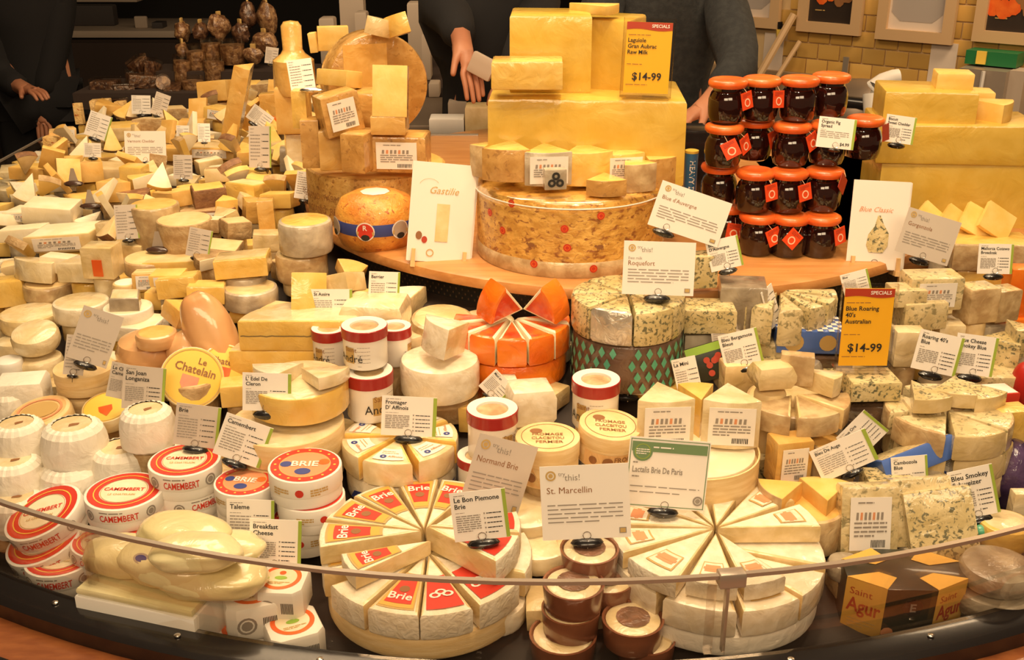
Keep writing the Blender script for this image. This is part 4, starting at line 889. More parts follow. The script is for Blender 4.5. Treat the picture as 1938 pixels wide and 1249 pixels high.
box_round('second brie box in the tall stack, partly hidden under the top one', 590, 958, 128, 44, 'brie', L=.055, rz=30)
box_round('third brie box at the foot of the tall stack', 580, 1000, 128, 44, 'brie', L=.012)
box_round('red and blue brie box to the left of the tall brie box stack', 466, 932, 116, 44, 'brie', L=.065, rz=-10)
box_round('lower brie box left of the tall stack, behind the two front cards', 470, 975, 112, 40, 'brie', L=.022)
box_round('red-ringed round box low at the left behind the glass joint', 118, 1078, 130, 44, L=.012)
box_round('red-ringed round box half hidden at the far left behind the glass', 78, 1068, 95, 40, L=.0)
box_round('tilted round box leaning at the far left, upper one behind the glass edge', 92, 985, 150, 40, rx=12, ry=-16, L=.055)
box_round('tilted round box leaning at the far left, lower one behind the glass edge', 95, 1035, 150, 40, rx=10, ry=-14, L=.025)
box_round('red-ringed round box tipped behind the pale wrapped balls at their left', 186, 1045, 100, 34, rx=0, ry=8, L=.03)
lm('camembert box by the pale balls', 238, 950); lm('tall brie box stack', 580, 930); lm('rear camembert boxes', 352, 900)
# small square-shouldered boxes with an oval label
def box_small(lab, cx, cy, w, h, rz=0, **k):
    p, m, H = size(cx, cy, h, **k); W = w * m; root = empty('cheese_box'); put(root, p, H, (0, 0, R_(rz)), W * .5)
    c = W * .16; x = W / 2; out = [(-x + c, -x), (x - c, -x), (x, -x + c), (x, x - c), (x - c, x), (-x + c, x), (-x, x - c), (-x, -x + c)]
    mb = MB(); mb.prism(out, H, H * .14, ['paper_white'] * 8, 'paper_white'); mb.obj('box_body', root); mb = MB(); f = TOP(H + .0006); r = W * .42
    disc(mb, 0, 0, r * .74, r * .95, 'lid_orange', f, 30); disc(mb, 0, 0, 0, r * .74, 'ivory', f, 24); disc(mb, 0, r * .35, 0, r * .16, 'lid_orange', TOP(H + .001), 10); disc(mb, 0, -r * .05, 0, r * .3, 'green_check', TOP(H + .001), 14, .5); bars(mb, -r * .5, r * .5, -r * .4, -r * .5, 2, r * .06, 'print_gold', TOP(H + .001), 5)
    mb.obj('lid_print', root, False); mb = MB(); f = FRONT(x + .0006)
    disc(mb, -x * .35, H * .5, H * .18, H * .24, 'print_grey', f, 14); disc(mb, -x * .35, H * .5, 0, H * .14, 'print_grey', f, 10)
    for i in range(9): mb.quad([f(x * .2 + x * .055 * i, H * .32), f(x * .2 + x * (.055 * i + .03), H * .32), f(x * .2 + x * (.055 * i + .03), H * .66), f(x * .2 + x * .055 * i, H * .66)], 'print_black')
    mb.obj('side_print', root, False)
    return tag(root, lab, 'cheese box', 'small square cheese boxes with orange oval labels')
box_small('small white box with orange oval label, left one of the three at the front', 480, 1150, 108, 62, 20, L=.02)
box_small('small white box with orange oval label behind under the breakfast cheese card', 535, 1122, 96, 56, -4, L=.035)
box_small('small white box with orange oval label lowest by the left brie wheel', 556, 1206, 104, 58, 25, L=.0)
box_small('small white box mostly hidden under the left box at the front rim', 462, 1205, 100, 36, 15, L=-.012)
# ---- pale wrapped balls on their carton
root = empty('carton_tray'); p, m, H = size(305, 1152, 92, L=.0); W = 250 * m; put(root, p, H, (0, 0, R_(-17)), .09); D = W * .62
mb = MB(); mb.prism(rect(W, D), H, .003, ['paper_white'] * 4, 'paper_white'); mb.obj('tray_body', root); mb = MB(); mb.prism(rect(W * .97, D * .97), .012, .004, ['butter'] * 4, 'butter', z0=H); mb.obj('cheese_sheet', root)
tag(root, 'white carton with yellow cheese top carrying the pale wrapped balls', 'carton')
zt_ = p.z + H / 2 + .012
for i, (cx, cy, w, hh, t, dz) in enumerate(((352, 1012, 190, 62, 'back', .035), (240, 1052, 170, 66, 'left', .004), (425, 1040, 150, 60, 'right rear', .02), (330, 1062, 215, 74, 'middle', .01), (400, 1088, 215, 66, 'front right', .0), (370, 1045, 170, 58, 'topmost', .045))):
    d = ray(cx, cy); pp = CAM + d * ((zt_ + dz + .02 - CAM.z) / d.z); mm = (pp - CAM).dot(FW) / FPX; a, b = w * mm / 2, hh * mm / 2
    mb = blob((0, 0, 0), (a, a * .62, b), 'butter', 32, 22, wob=.12, seed=i + 2, pw=.82); o = mb.obj('cheese_ball'); o.location = pp; o.rotation_euler.z = R_(-18 + 10 * (i % 3)); tag(o, 'pale yellow film-wrapped cheese ball, %s one on the white carton' % t, 'cheese', 'pale wrapped cheese balls')
    if t == 'middle': mb = MB(); disc(mb, 0, 0, 0, .014, 'far_pale', lambda u, v: (u, -.0004, v), 16, .55); disc(mb, 0, 0, 0, .010, 'print_blue', lambda u, v: (u, -.0008, v), 14, .5); q = mb.obj('oval_label', o, False); q.location = (-a * .35, -a * .42, b * .72); q.rotation_euler = (R_(-52), R_(-5), R_(-8))
lm('pale wrapped cheese balls', 330, 1050)
# ---- paper-wrapped pleated rounds
def pleated(lab, cx, cy, w, h, **k):
    p, m, H = size(cx, cy, h, **k); r = w * m / 2; root = empty('wrapped_round'); put(root, p, H, (0, 0, R_(random.uniform(0, 60))), r)
    prof = [(.90, 0), (.99, .06), (1, .3), (.97, .6), (.88, .85), (.74, .96), (.58, 1.0)]; n = 60; mb = MB(); vs = []; fs = []
    for j, (q, z) in enumerate(prof):
        for i in range(n): a = 2 * math.pi * i / n; rr = r * q * (1 + (.010 * (i % 3 - 1) + .02 * noise.noise(Vector((math.cos(a) * 2, math.sin(a) * 2, z + cx)))) * (.3 + z)); vs.append((rr * math.cos(a), rr * math.sin(a), z * H + .0006 * ((i * 7) % 3)))
    for j in range(len(prof) - 1):
        for i in range(n): fs.append((j * n + i, j * n + (i + 1) % n, (j + 1) * n + (i + 1) % n, (j + 1) * n + i))
    fs.append(tuple(range(n))[::-1]); mb.add(vs, fs, 'paper_wrap'); mb.obj('paper_wrapper', root, ang=25)
    mb = MB(); mb.lathe([(r * .62, H * .955), (r * .60, H * .975), (r * .3, H * .985), (0, H * .975)], 'ivory_w', 24); mb.obj('exposed_top', root)
    mb = MB(); f = TOP(H * .99); mb.quad([f(-r * .1, -r * .15), f(r * .18, -r * .10), f(r * .22, r * .02), f(r * .02, r * .05), f(-r * .08, r * .02)], 'print_brown'); mb.obj('mark', root, False)
    return tag(root, lab, 'wrapped cheese', 'pleated paper-wrapped rounds')
for i, a in enumerate(((142, 838, 124, 72, .075), (138, 915, 122, 74, .02), (280, 806, 106, 66, .095), (232, 880, 118, 70, .03), (38, 832, 104, 66, .085), (32, 905, 110, 72, .05), (35, 968, 112, 60, .03), (210, 905, 96, 60, .005), (86, 850, 90, 60, .02), (20, 765, 80, 50, .05))):
    pleated('*white paper-pleated round cheese', *a[:4], L=a[4])
lm('pleated white paper rounds', 140, 870)
# ---- left middle rounds, boxes, smoked cheeses
rnd('white soft round tipped forward on the upper left pile', 'cheese', 68, 640, 88, 34, rx=14, side='ivory_w', L=.07, b=.3)
rnd('white soft round under the tipped one on the upper left pile', 'cheese', 76, 690, 86, 34, side='ivory_w', L=.02, b=.25)
lm('white soft rounds', 70, 660)
def woodbox(lab, cx, cy, w, h, rx=0, ry=0, top=None, side=None, lid=.45, m_='wood_box', **k):
    p, m, H = size(cx, cy, h, **k); r = w * m / 2; root = empty('cheese_box'); put(root, p, H, (R_(rx), R_(ry), 0), r)
    mb = MB(); mb.prism(circ(r * .97, 40), H * (1 - lid) + .002, .0006, [m_] * 40, m_); mb.obj('box_base', root)
    mb = MB(); mb.prism(circ(r, 40), H * lid, .0014, [m_] * 40, m_, z0=H * (1 - lid)); mb.obj('box_lid', root); mb = MB(); f = TOP(H + .0006)
    if top:
        disc(mb, 0, 0, r * .80, r * .82, 'print_brown', f, 36); disc(mb, -r * .35, r * .35, 0, r * .2, 'print_brown', f, 14, .8); text(mb, top[0], r * .0, r * .05, r * .16, 'print_brown', f, True, r * .95, 'C'); text(mb, top[1], 0, -r * .2, r * .16, 'print_brown', f, True, r * 1.0, 'C'); text(mb, top[2], r * .05, -r * .45, r * .16, 'print_brown', f, True, r * .9, 'C')
    if side:
        g = CYL(r * .97 + .0007); mb.quad([g(-r * .9 + r * .1 * i, H * .04) for i in range(19)] + [g(r * .9 - r * .1 * i, H * .5) for i in range(19)], 'wood_pale'); g = CYL(r * .97 + .0013)
        text(mb, side[0], r * .15, H * .30, H * .14, 'print_brown', g, True, r * .8); text(mb, side[1], r * .15, H * .10, H * .17, 'print_brown', g, True, r * .8); disc(mb, -r * .05, H * .27, 0, H * .15, 'print_brown', g, 12); disc(mb, -r * .55, H * .27, 0, H * .12, 'print_brown', g, 12)
    mb.obj('print', root, False)
    return tag(root, lab, 'wooden box')
woodbox('upper wooden chip box holding card clips at the left', 162, 712, 112, 38, L=.065, lid=.6)
woodbox('lower wooden chip box under the one holding card clips at the left', 165, 755, 104, 34, L=.02)
lm('wooden chip boxes at the left', 160, 720)
woodbox('round chip-wood box with printed brown lid in front of the brie de paris card, upper', 1151, 832, 118, 62, rx=4, ry=5, top=['FROMAGE', 'CLACBITOU', 'FERMIER'], side=['FROM', 'CLACBI'], L=.055, lid=.42)
woodbox('round chip-wood box with printed brown lid above the front recommendation card', 1036, 862, 122, 72, top=['FROMAGE', 'CLACBITOU', 'FERMIER'], side=['FROM', 'CLACBI'], L=.045, lid=.42)
lm('chip-wood boxes with printed lids', 1095, 830)
root = rnd('orange-brown smoked round cheese in film at the left middle', 'cheese', 285, 664, 128, 58, side='sausage', b=.42, L=.055, wob=.05)[0]; lm('orange-brown smoked round', 285, 660)
rnd('small pale brown round lying on the orange-brown smoked round', 'cheese', 297, 640, 78, 26, side='sausage', top='gold', b=.25, L=.115)
mb = blob((0, 0, .085), (.042, .040, .088), 'sausage', 24, 18, wob=.12, seed=4, pw=.8); o = mb.obj('smoked_cheese'); put(o, hit(403, 640, L=.02, H=.17), .17, (R_(-10), R_(-22), 0), .04); tag(o, 'long glossy brown film-wrapped smoked cheese leaning left', 'cheese'); lm('long glossy smoked cheese', 410, 630)
mb = blob((0, 0, .04), (.035, .034, .042), 'sausage', 16, 12, wob=.1, seed=6); o = mb.obj('smoked_cheese'); put(o, hit(352, 668, L=.05, H=.08), .08, (0, 0, 0), .03); tag(o, 'small brown wrapped smoked cheese between the two large smoked ones', 'cheese')
def shield_box(lab, cx, cy, w, h, rx, ry, rz, L, txt=True):
    p, m, H = size(cx, cy, h, L=L); r = w * m / 2; root = empty('cheese_box'); put(root, p, H, (R_(rx), R_(ry), R_(rz)), r)
    mb = MB(); mb.prism(circ(r, 36), H, .002, ['ivory_w'] * 36, 'print_yellow'); mb.obj('box_body', root); mb = MB(); f = TOP(H + .0008)
    disc(mb, 0, 0, r * .90, r * .93, 'print_gold', f, 30)
    mb.quad([f(-r * .32, r * .05), f(r * .22, r * .05), f(r * .22, -r * .25), f(-r * .05, -r * .62), f(-r * .32, -r * .25)], 'lid_orange')
    if txt: text(mb, 'Le', r * .05, r * .48, r * .20, 'print_brown', f, True); text(mb, 'Chatelain', -r * .62, r * .15, r * .26, 'print_brown', f, True, r * 1.3)
    mb.obj('lid_print', root, False); return tag(root, lab, 'cheese box')
shield_box('yellow round box with red shield standing tilted at the left middle', 363, 716, 118, 22, 58, 22, 8, .085)
shield_box('yellow round box behind the red-shield one, mostly its upper lettering visible', 425, 700, 96, 20, 52, 18, 10, .065)
shield_box('flat yellow round box with red shield below the twin tilted cards', 205, 780, 92, 26, 14, -6, 20, .05, False)
lm('red-shield yellow box', 360, 715)
r_, rr_, HH = rnd('orange foil round with oval label at the left edge', 'cheese', 82, 795, 116, 40, side='wood_box', top='wood_pale', ry=-6, rx=8, L=.055)
mb = MB(); disc(mb, 0, 0, rr_ * .66, rr_ * .74, 'print_pink', TOP(HH + .0012), 26, .9); disc(mb, 0, 0, 0, rr_ * .6, 'print_gold', TOP(HH + .0012), 20, .8); mb.obj('oval_label', r_, False)
block('tall white paper-wrapped cheese at the left edge by the wooden boxes', 'cheese', 45, 752, 88, 78, .8, 10, side='paper_wrap', b=.2, L=.035)
rnd('small round tin with blue oval lid at the left edge', 'cheese tin', 18, 692, 52, 26, side='tub_white', L=.06)
# ---- half wheels at centre left
def layered(lab, cx, cy, w, h, line=True, rz=0, **k):
    p, m, H = size(cx, cy, h, **k); r = w * m / 2; root = empty('half_wheel'); put(root, p, H, (0, 0, R_(rz)), r * .8)
    out = [(r * math.cos(math.pi * i / 20), r * math.sin(math.pi * i / 20) - r * .35) for i in range(21)]
    mb = MB(); mb.prism(out, H, H * .06, ['ivory_w'] * 20 + ['yellow_w'], 'ivory_w', wob=.001, mid=3, seed=4); mb.obj('cheese_body', root)
    if line:
        mb = MB(); n = 40; f = lambda i, dz: (-r * .97 + 1.94 * r * i / n, -r * .35 - .0022, H * .52 + .0018 * noise.noise(Vector((i * .5, 0, 3))) + dz)
        for i in range(n): mb.quad([f(i, -.0009), f(i + 1, -.0009), f(i + 1, .0011), f(i, .0011)], 'morbier_line')
        mb.obj('ash_line', root, False)
    return tag(root, lab, 'cheese')
layered('half wheel with dark wavy line through its yellow cut face', 572, 622, 222, 56, L=.085)
layered('pale half wheel under the one with the dark wavy line', 560, 672, 230, 46, False, L=.04)
block('rounded tan wheel piece right of the dark-lined half wheel', 'cheese', 712, 596, 118, 66, .8, -6, side='ivory_w', b=.25, L=.07)
lm('dark-lined half wheel', 560, 620)
wedge('tall pointed glossy yellow wedge leaning by the rear white card', 'cheese', 580, 555, 78, 72, 50, 20, -20, 8, 'yellow_w', 'yellow_w', L=.10)
root = block('flat wrapped piece with brown letters leaning behind the small tall card', 'cheese', 642, 538, 78, 34, .8, -22, -18, -18, side='cream_w', L=.11); mb = MB(); text(mb, 'AL', -.012, -.006, .014, 'print_brown', TOP(.026), True); mb.obj('letter_print', root, False)
card('white card on the dark-lined half wheel reading St Assire', 628, 578, 78, 58, ['St Assire'], 0, 0, L=.10, landmark='card on the dark-lined half wheel')
card('small tall white card turned right beside the dark-lined half wheel', 727, 546, 56, 60, ['Berrier'], 10, 24, L=.10, landmark='small tall card by the board edge')
# tubs
def tub(lab, cx, cy, w, h, L, rz=0):
    p, m, H = size(cx, cy, h, L=L); r = w * m / 2; root = empty('cheese_tub'); put(root, p, H, (0, 0, R_(rz)), r)
    mb = MB(); mb.lathe([(r * .90, 0), (r * .95, .003), (r * .95, H * .76), (r * .93, H * .77)], 'tub_white', 36); mb.obj('tub_body', root)
    mb = MB(); mb.lathe([(r * .96, H * .74), (r, H * .745), (r, H * .985), (r * .97, H), (r * .88, H), (r * .62, H * .985), (r * .60, H * .93), (0, H * .93)], 'tub_red', 36, names=['tub_red', 'tub_red', 'tub_red', 'tub_white', 'tub_white', 'tub_white', 'ivory']); mb.obj('lid', root)
    mb = MB(); mb.lathe([(r * .595, H * .932), (r * .59, H * .945), (0, H * .947)], 'tan_rind_w', 24); mb.obj('window', root); mb = MB(); g = CYL(r * .95 + .0006)
    mb.quad([g(-r * .1 + r * .06 * i, H * .18) for i in range(9)] + [g(r * .38 - r * .06 * i, H * .58) for i in range(9)], 'print_gold'); g = CYL(r * .95 + .0012)
    text(mb, 'Saint', -r * .05, H * .48, H * .12, 'print_brown', g, False, r * .6); text(mb, 'André', -r * .45, H * .22, H * .19, 'print_black', g, False, r * 1.25)
    bars(mb, r * .55, r * 1.1, H * .60, H * .12, 6, H * .012, 'print_grey', g, 3); mb.obj('side_print', root, False)
    return tag(root, lab, 'cheese tub', 'red-lidded white cheese tubs')
tub('red-lidded white tub at the left back of the tub group', 624, 655, 66, 70, .07, -40)
tub('red-lidded white tub at the right back of the tub group', 748, 650, 64, 68, .07, 60)
tub('red-lidded white tub on top at the middle of the tub group', 691, 650, 88, 72, .135, -45)
tub('red-lidded white tub below the middle one with big lettering', 700, 742, 92, 84, .055, 20)
tub('red-lidded white tub standing alone behind the chip-wood boxes', 1127, 758, 92, 84, .05, -50)
tub('red-lidded white tub above the grey hanging card at the centre', 932, 815, 98, 86, .055, 30)
tub('red-lidded white tub mostly hidden below the centre tub', 905, 890, 80, 60, .01, -20)
lm('group of red-lidded tubs', 690, 660); lm('lone red-lidded tub', 1127, 750)
# white cake-like cheese with wedge on top
r_, rr_, HH = rnd('white film-wrapped cake-shaped cheese with a wedge on top', 'cheese', 832, 708, 150, 66, side='white_rind_w', b=.16, L=.045, wob=.03)
mb = MB(); mb.lathe([(rr_ * 1.12, .0), (rr_ * 1.13, .002), (rr_ * 1.0, .004)], 'clear_film', 36); mb.obj('film_skirt', r_)
wedge('white-rinded cut wedge standing on the cake-shaped white cheese', 'cheese', 843, 638, 84, 56, 70, -60, -12, 0, 'white_rind_w', 'cream_w', L=.125)
lm('cake-shaped white cheese', 835, 700)
# orange wheel
for i in range(7):
    wheel_wedge(.0, 1.80, .945, .098, .052, -90 + 30 * i, 29, 'none', 'bright orange wedge of the upper ring, %s o\'clock on the orange wheel', rind='orange_w', cut='ivory', push=.005, top='orange_red')
mb = MB(); mb.prism(circ(.096, 44), .05, .008, ['orange_w'] * 44, 'orange_red', mid=2); o = mb.obj('cheese_round'); o.location = (.0, 1.80, .893); tag(o, 'bright orange round at the bottom of the orange wheel', 'cheese')
lm('bright orange wheel', 985, 640)
for (cx, cy, ry, t) in ((948, 572, 112, 'left'), (1032, 572, -112, 'right')):
    p, m, H = size(cx, cy, 34, Y=1.785); out, fl = sector(.072, 58); out = [(x, y + .038) for x, y in out]; mb = MB(); mb.prism(out, .046, .005, ['orange_w' if q else 'ivory' for q in fl], 'orange_red', mid=2); o = mb.obj('cheese_wedge'); put(o, p, .046, (R_(60), R_(ry), R_(12 if t == 'left' else -12))); tag(o, 'red-orange wedge with pale cut side, %s one propped on the orange wheel' % t, 'cheese')
# ---- centre left, behind the brie boxes
fanc = hit(757, 822, L=.075)
mb = MB(); mb.prism(circ(.088, 40), .045, .008, ['white_rind_w'] * 40, 'card_white', mid=2); o = mb.obj('cheese_round'); o.location = (fanc.x, fanc.y, fanc.z - .092); tag(o, 'white round with blue printed band under the ring of soft wedges', 'cheese')
mb = MB(); g = CYL(.0895)
for i in range(6):
    a = -.09 + .035 * i; mb.quad([g(a, .008), g(a + .02, .016), g(a + .035, .028), g(a + .012, .024)], 'print_blue')
mb.obj('blue_print', o, False)
mb = MB(); mb.prism(circ(.086, 40), .03, .008, ['ivory_w'] * 40, 'ivory', mid=2); o = mb.obj('cheese_round'); o.location = (fanc.x, fanc.y, fanc.z - .124); tag(o, 'pale round lowest under the ring of soft wedges', 'cheese')
for a, wd in ((-62, 50), (-8, 52), (47, 50), (100, 46), (150, 46), (-112, 42), (-158, 42)):
    wheel_wedge(fanc.x, fanc.y, fanc.z - .044, .089, .042, a, wd, 'pix', 'soft white-rind wedge, %s o\'clock in the ring behind the brie boxes', rind='ivory_w', cut='yellow_w', top='ivory_w')
lm('ring of soft white-rind wedges', 757, 850)
def printed_wheel(lab, cx, cy, w, h, L, tri=False):
    o, rr_, HH = rnd(lab, 'cheese', cx, cy, w, h, side='wood_box', top='ivory_w', b=.06, n=48, L=L); mb = MB(); g = CYL(rr_ + .0016)
    for a in (-.55, .05, .6):
        x = a * rr_; q = HH * .45; mb.quad([g(x - .008, q), g(x, q + .009), g(x + .004, q + .004), g(x + .008, q + .006), g(x + .012, q)], 'print_brown'); bars(mb, x - .010, x + .014, q - .005, q - .005, 1, .003, 'print_brown', g, 2)
    if tri: mb.quad([g(-.006, HH * .98), g(.026, HH * .98), g(.010, HH * .3)], 'card_white')
    mb.obj('side_print', o, False); return o
printed_wheel('pale box-like wheel with small brown mountain print, upper of two', 545, 818, 214, 44, .07)
printed_wheel('pale box-like wheel with mountain print and white triangle, lower of two', 545, 868, 208, 50, .022, True)
lm('mountain-print pale wheels', 545, 830)
rnd('cut pale wheel in shiny film behind the Fromager card stack', 'cheese', 568, 742, 184, 50, side='yellow_w', top='ivory_w', b=.08, L=.115, n=44)
wedge('film-wrapped ivory wedge on the shiny cut wheel, right part', 'cheese', 610, 712, 92, 22, 60, 60, -6, 6, 'ivory_w', 'ivory_w', L=.165)
wedge('film-wrapped ivory wedge on the shiny cut wheel, left part', 'cheese', 528, 706, 96, 24, 60, -50, -6, -6, 'white_rind_w', 'ivory_w', L=.165, st='T' if 0 else None)
block('yellow wedge-like block left of the card on the shiny cut wheel', 'cheese', 452, 740, 64, 40, .8, 12, side='yellow_w', L=.05)
card('white card on the shiny cut wheel, black clip below, green right stripe', 505, 742, 92, 66, ["L' Edel De", 'Cleron'], 2, 0, L=.155, hs=1.3, landmark='card on the shiny cut wheel')
card('white card standing on the ring of soft wedges with black clip', 774, 788, 104, 68, ['Fromager', "D' Affinois"], 3, 0, L=.085, hs=1.3, landmark='card on the ring of soft wedges')
card('white brie card above the rear camembert boxes, left of the pair', 373, 806, 84, 72, ['Brie'], 8, 0, L=.115, landmark='brie card', base='card_grey')
card('white camembert card tilted right beside the brie card', 460, 834, 92, 74, ['Camembert'], 22, 0, L=.115, landmark='tilted camembert card')
card('white card right of the twin cards over the red-shield flat box', 272, 735, 80, 76, ['San Joan', 'Longaniza'], 6, 0, L=.10, base='card_grey', landmark='twin tilted cards', hs=1.2)
card('white card partly hidden behind its twin above the red-shield flat box', 232, 722, 52, 62, ['Le Châ', 'Camem'], 14, 0, L=.105, green=None, hold=False, base='card_grey')
card('pale crumpled card leaning over the upper wooden chip box', 180, 638, 74, 96, [], 24, 10, L=.13, green=None, big='try', base='card_grey', landmark='crumpled leaning card')
card('narrow pale card leaning left over the upper wooden chip box', 142, 672, 34, 70, [], 14, 20, L=.12, green=None, base='card_grey')
card('white card behind the front breakfast cheese card', 474, 990, 90, 78, ['Taleme'], 2, 0, L=.055, landmark='card behind the breakfast cheese card')
card('white card at the front left reading Breakfast Cheese', 521, 1028, 98, 78, ['Breakfast', 'Cheese'], 3, 0, L=.07, landmark='breakfast cheese card')
card('white brie card with green right stripe on the left brie wheel', 908, 975, 106, 82, ['Le Bon Piemone', 'Brie'], -7, 0, Z=.865, hs=1.5, landmark='card on the left brie wheel')
card('large white recommendation card at the front reading St Marcellin', 1108, 950, 168, 124, ['St. Marcellin'], -3, 0, big='try', L=.125, hs=1.8, landmark='large front recommendation card', cat='info card')
card('large white card with green header about brie de paris', 1263, 897, 154, 118, ['Lactalis Brie De Paris'], 5, 0, big='green', L=.10, hs=1.8, landmark='green-header card', cat='info card')
card('pale recommendation card in shade hanging over the centre tub', 944, 900, 118, 122, ['Normand Brie'], 22, 14, big='try', L=.085, base='card_grey', hold=False, landmark='shaded tilted card at the centre', cat='info card')  # grey base puts the backlit card's shade into its colour
card('small white diamond-tilted card by the foot of the orange wheel', 940, 732, 52, 42, ['Maxi an'], 48, 0, L=.06, landmark='small diamond-tilted card', hs=.7)
card('white recommendation card under the board edge reading Roquefort', 1247, 508, 136, 96, ['Ewe milk', 'Roquefort'], 2, 0, big='try', L=.20, hs=1.7, landmark='Roquefort card', cat='info card')
card('small pale card in front of the green-patterned wheel', 1190, 714, 78, 60, [], 3, 0, L=.045, base='card_grey', big='try')
block('white crumbly fresh cheese beside the lone red-lidded tub', 'cheese', 1003, 762, 92, 72, .8, 14, side='white_rind_w', b=.25, wob=.08, L=.025)
wedge('white-rinded soft wedge behind the crumbly fresh cheese', 'cheese', 960, 735, 60, 44, 60, -20, 0, 0, 'white_rind', 'ivory', L=.03)
# ---- sticker-labelled blocks and the wooden drum
root = empty('wooden_drum'); p, m, H = size(1312, 895, 92, L=.0); r = 120 * m; put(root, p, H, (0, 0, 0), r)
mb = MB(); mb.lathe([(r, 0), (r, H), (r * .975, H), (r * .965, H * .86), (0, H * .86)], 'wood_box', 56); mb.obj('drum_wall', root); mb = MB(); mb.prism(circ(r * .93, 48), .012, .003, ['ivory'] * 48, 'ivory', z0=H * .87); mb.obj('cheese_disc', root); tag(root, 'wide pale wooden drum behind the green-header card', 'wooden drum'); lm('wide wooden drum', 1380, 880)
zd = root.location.z + H + .002
wedge('ivory wedge with large printed sticker, left one on the wooden drum', 'cheese', 1253, 788, 104, 88, 62, 4, -3, 0, 'ivory_w', 'ivory_w', st='F', Z=zd)
wedge('ivory wedge with large printed sticker, right one on the wooden drum', 'cheese', 1380, 788, 104, 84, 62, -5, -3, 0, 'ivory_w', 'ivory_w', st='F', Z=zd)
wedge('yellowish wrapped wedge between the two stickered ones', 'cheese', 1318, 778, 80, 80, 50, 180, 0, 0, 'yellow_w', 'yellow_w', Z=zd - .01)
lm('two stickered wedges on the drum', 1315, 785)
# ---- green-patterned wheel with blue wedges
root, rr_, HH = rnd('dark wheel with turquoise leaf pattern in front of the board', 'cheese wheel', 1185, 662, 204, 86, side='pattern_brown', top='blue_paste', b=.08, n=48, name='drum_cheese', L=.025)
mb = MB(); g = CYL(rr_ + .0036)
for row in range(4):
    for i in range(30):
        x = 2 * math.pi * rr_ * (i + .5 * (row % 2)) / 30; y = HH * (.14 + .24 * row); s = HH * .115
        mb.quad([g(x, y - s), g(x + s * .62, y), g(x, y + s * 1.1), g(x - s * .62, y)], 'teal')
mb.obj('leaf_pattern', root, False); lm('turquoise-leaf wheel', 1185, 680)
wp = root.location; zt_ = wp.z + HH + .001
for i in range(8):
    a = -158 + 45 * i; wheel_wedge(wp.x, wp.y, zt_, .094, .062, a, 44, 'none', 'blue-veined wedge, %s o\'clock of the ring on the turquoise-leaf wheel', rind='blue_paste_w' if i % 3 else 'foil', cut='blue_paste_w', top='blue_paste_w', push=.003)
block('blue-veined block right of the turquoise-leaf wheel', 'cheese', 1340, 598, 98, 46, .7, -2, side='blue_paste_w', L=.085)
block('pale rind block under the blue-veined one by the turquoise-leaf wheel', 'cheese', 1342, 640, 108, 42, .7, 3, side='grey_rind_w', L=.03)
block('tall crinkled silvery film pack under the small tilted card', 'cheese', 1400, 575, 88, 92, .8, -6, side='film_grey', L=.06, wob=.05)
block('ivory blue cheese piece behind the Roquefort card', 'cheese', 1330, 510, 48, 62, .8, 8, side='blue_paste_w', L=.13)
# fan of blue wedges below the jars
fp = hit(1478, 548, L=.13)
for i in range(7):
    wheel_wedge(fp.x, fp.y + .015, fp.z - .078, .098, .074, -84 + 28 * i, 25 if i % 2 else 22, 'none', 'upright blue cheese slice, %s o\'clock of the fan below the jars' if i not in (2, 4) else 'narrow blue cheese slice, %s o\'clock of the fan below the jars', rind='blue_light_w', cut='blue_paste_w', top='blue_light_w', push=.006)
mb = MB(); mb.prism(circ(.085, 40), .035, .005, ['blue_light_w'] * 40, 'blue_light_w'); o = mb.obj('cheese_round'); o.location = (fp.x, fp.y + .015, fp.z - .115); tag(o, 'low veined round carrying the fan of blue slices', 'cheese')
lm('fan of blue slices below the jars', 1485, 570)
card('narrow white card on edge between the silvery pack and the fan', 1460, 580, 26, 74, [], -14, 50, L=.09, green=None, landmark='narrow card on edge', hs=1)
def checker(lab, cx, cy, w, h, **k):
    root = block(lab, 'cheese box', cx, cy, w, h, .7, -4, side='blue_label', b=.05, L=.06, wob=0); D = root.dimensions; W, Dd, H = w * 0, 0, 0
    bb = [Vector(b) for b in root.bound_box]; x0, x1 = min(b.x for b in bb), max(b.x for b in bb); y0, y1 = min(b.y for b in bb), max(b.y for b in bb); z1 = max(b.z for b in bb); mb = MB()
    for i in range(12):
        for j in range(8):
            if (i + j) % 2: a, c = x0 + (x1 - x0) * i / 12, y0 + (y1 - y0) * j / 8; mb.quad([(a, c, z1 + .0006), (a + (x1 - x0) / 12, c, z1 + .0006), (a + (x1 - x0) / 12, c + (y1 - y0) / 8, z1 + .0006), (a, c + (y1 - y0) / 8, z1 + .0006)], 'card_white')
    f = lambda u, v: (u, y0 - .0006, v); disc(mb, x0 * .5, z1 * .5, 0, z1 * .4, 'print_gold', f, 14); disc(mb, x1 * .5, z1 * .5, 0, z1 * .35, 'print_gold', f, 14); mb.obj('checker_print', root, False)
checker('blue and white checked cheese box left of the yellow sign', 1527, 632, 124, 42); lm('blue checked box', 1525, 640)
block('brown film-wrapped slab under the blue checked box', 'cheese', 1540, 682, 118, 40, .7, 4, side='film_dark', L=.02)
block('veined piece with small sticker at the foot of the yellow sign', 'cheese', 1565, 722, 78, 46, .8, 18, side='blue_paste_w', st='F', L=.01)
root = empty('label_packet'); p, m, H = size(1338, 686, 64, L=.04); W = 70 * m; put(root, p, H, (R_(-18), R_(-18), 0)); mb = MB(); mb.prism(rect(W, .012), H, .003, ['dark_green'] * 4, 'dark_green'); mb.obj('packet_body', root); mb = MB(); f = FRONT(.0066); mb.quad([f(-W / 2, H * .78), f(W / 2, H * .78), f(W / 2, H), f(-W / 2, H)], 'green_check')
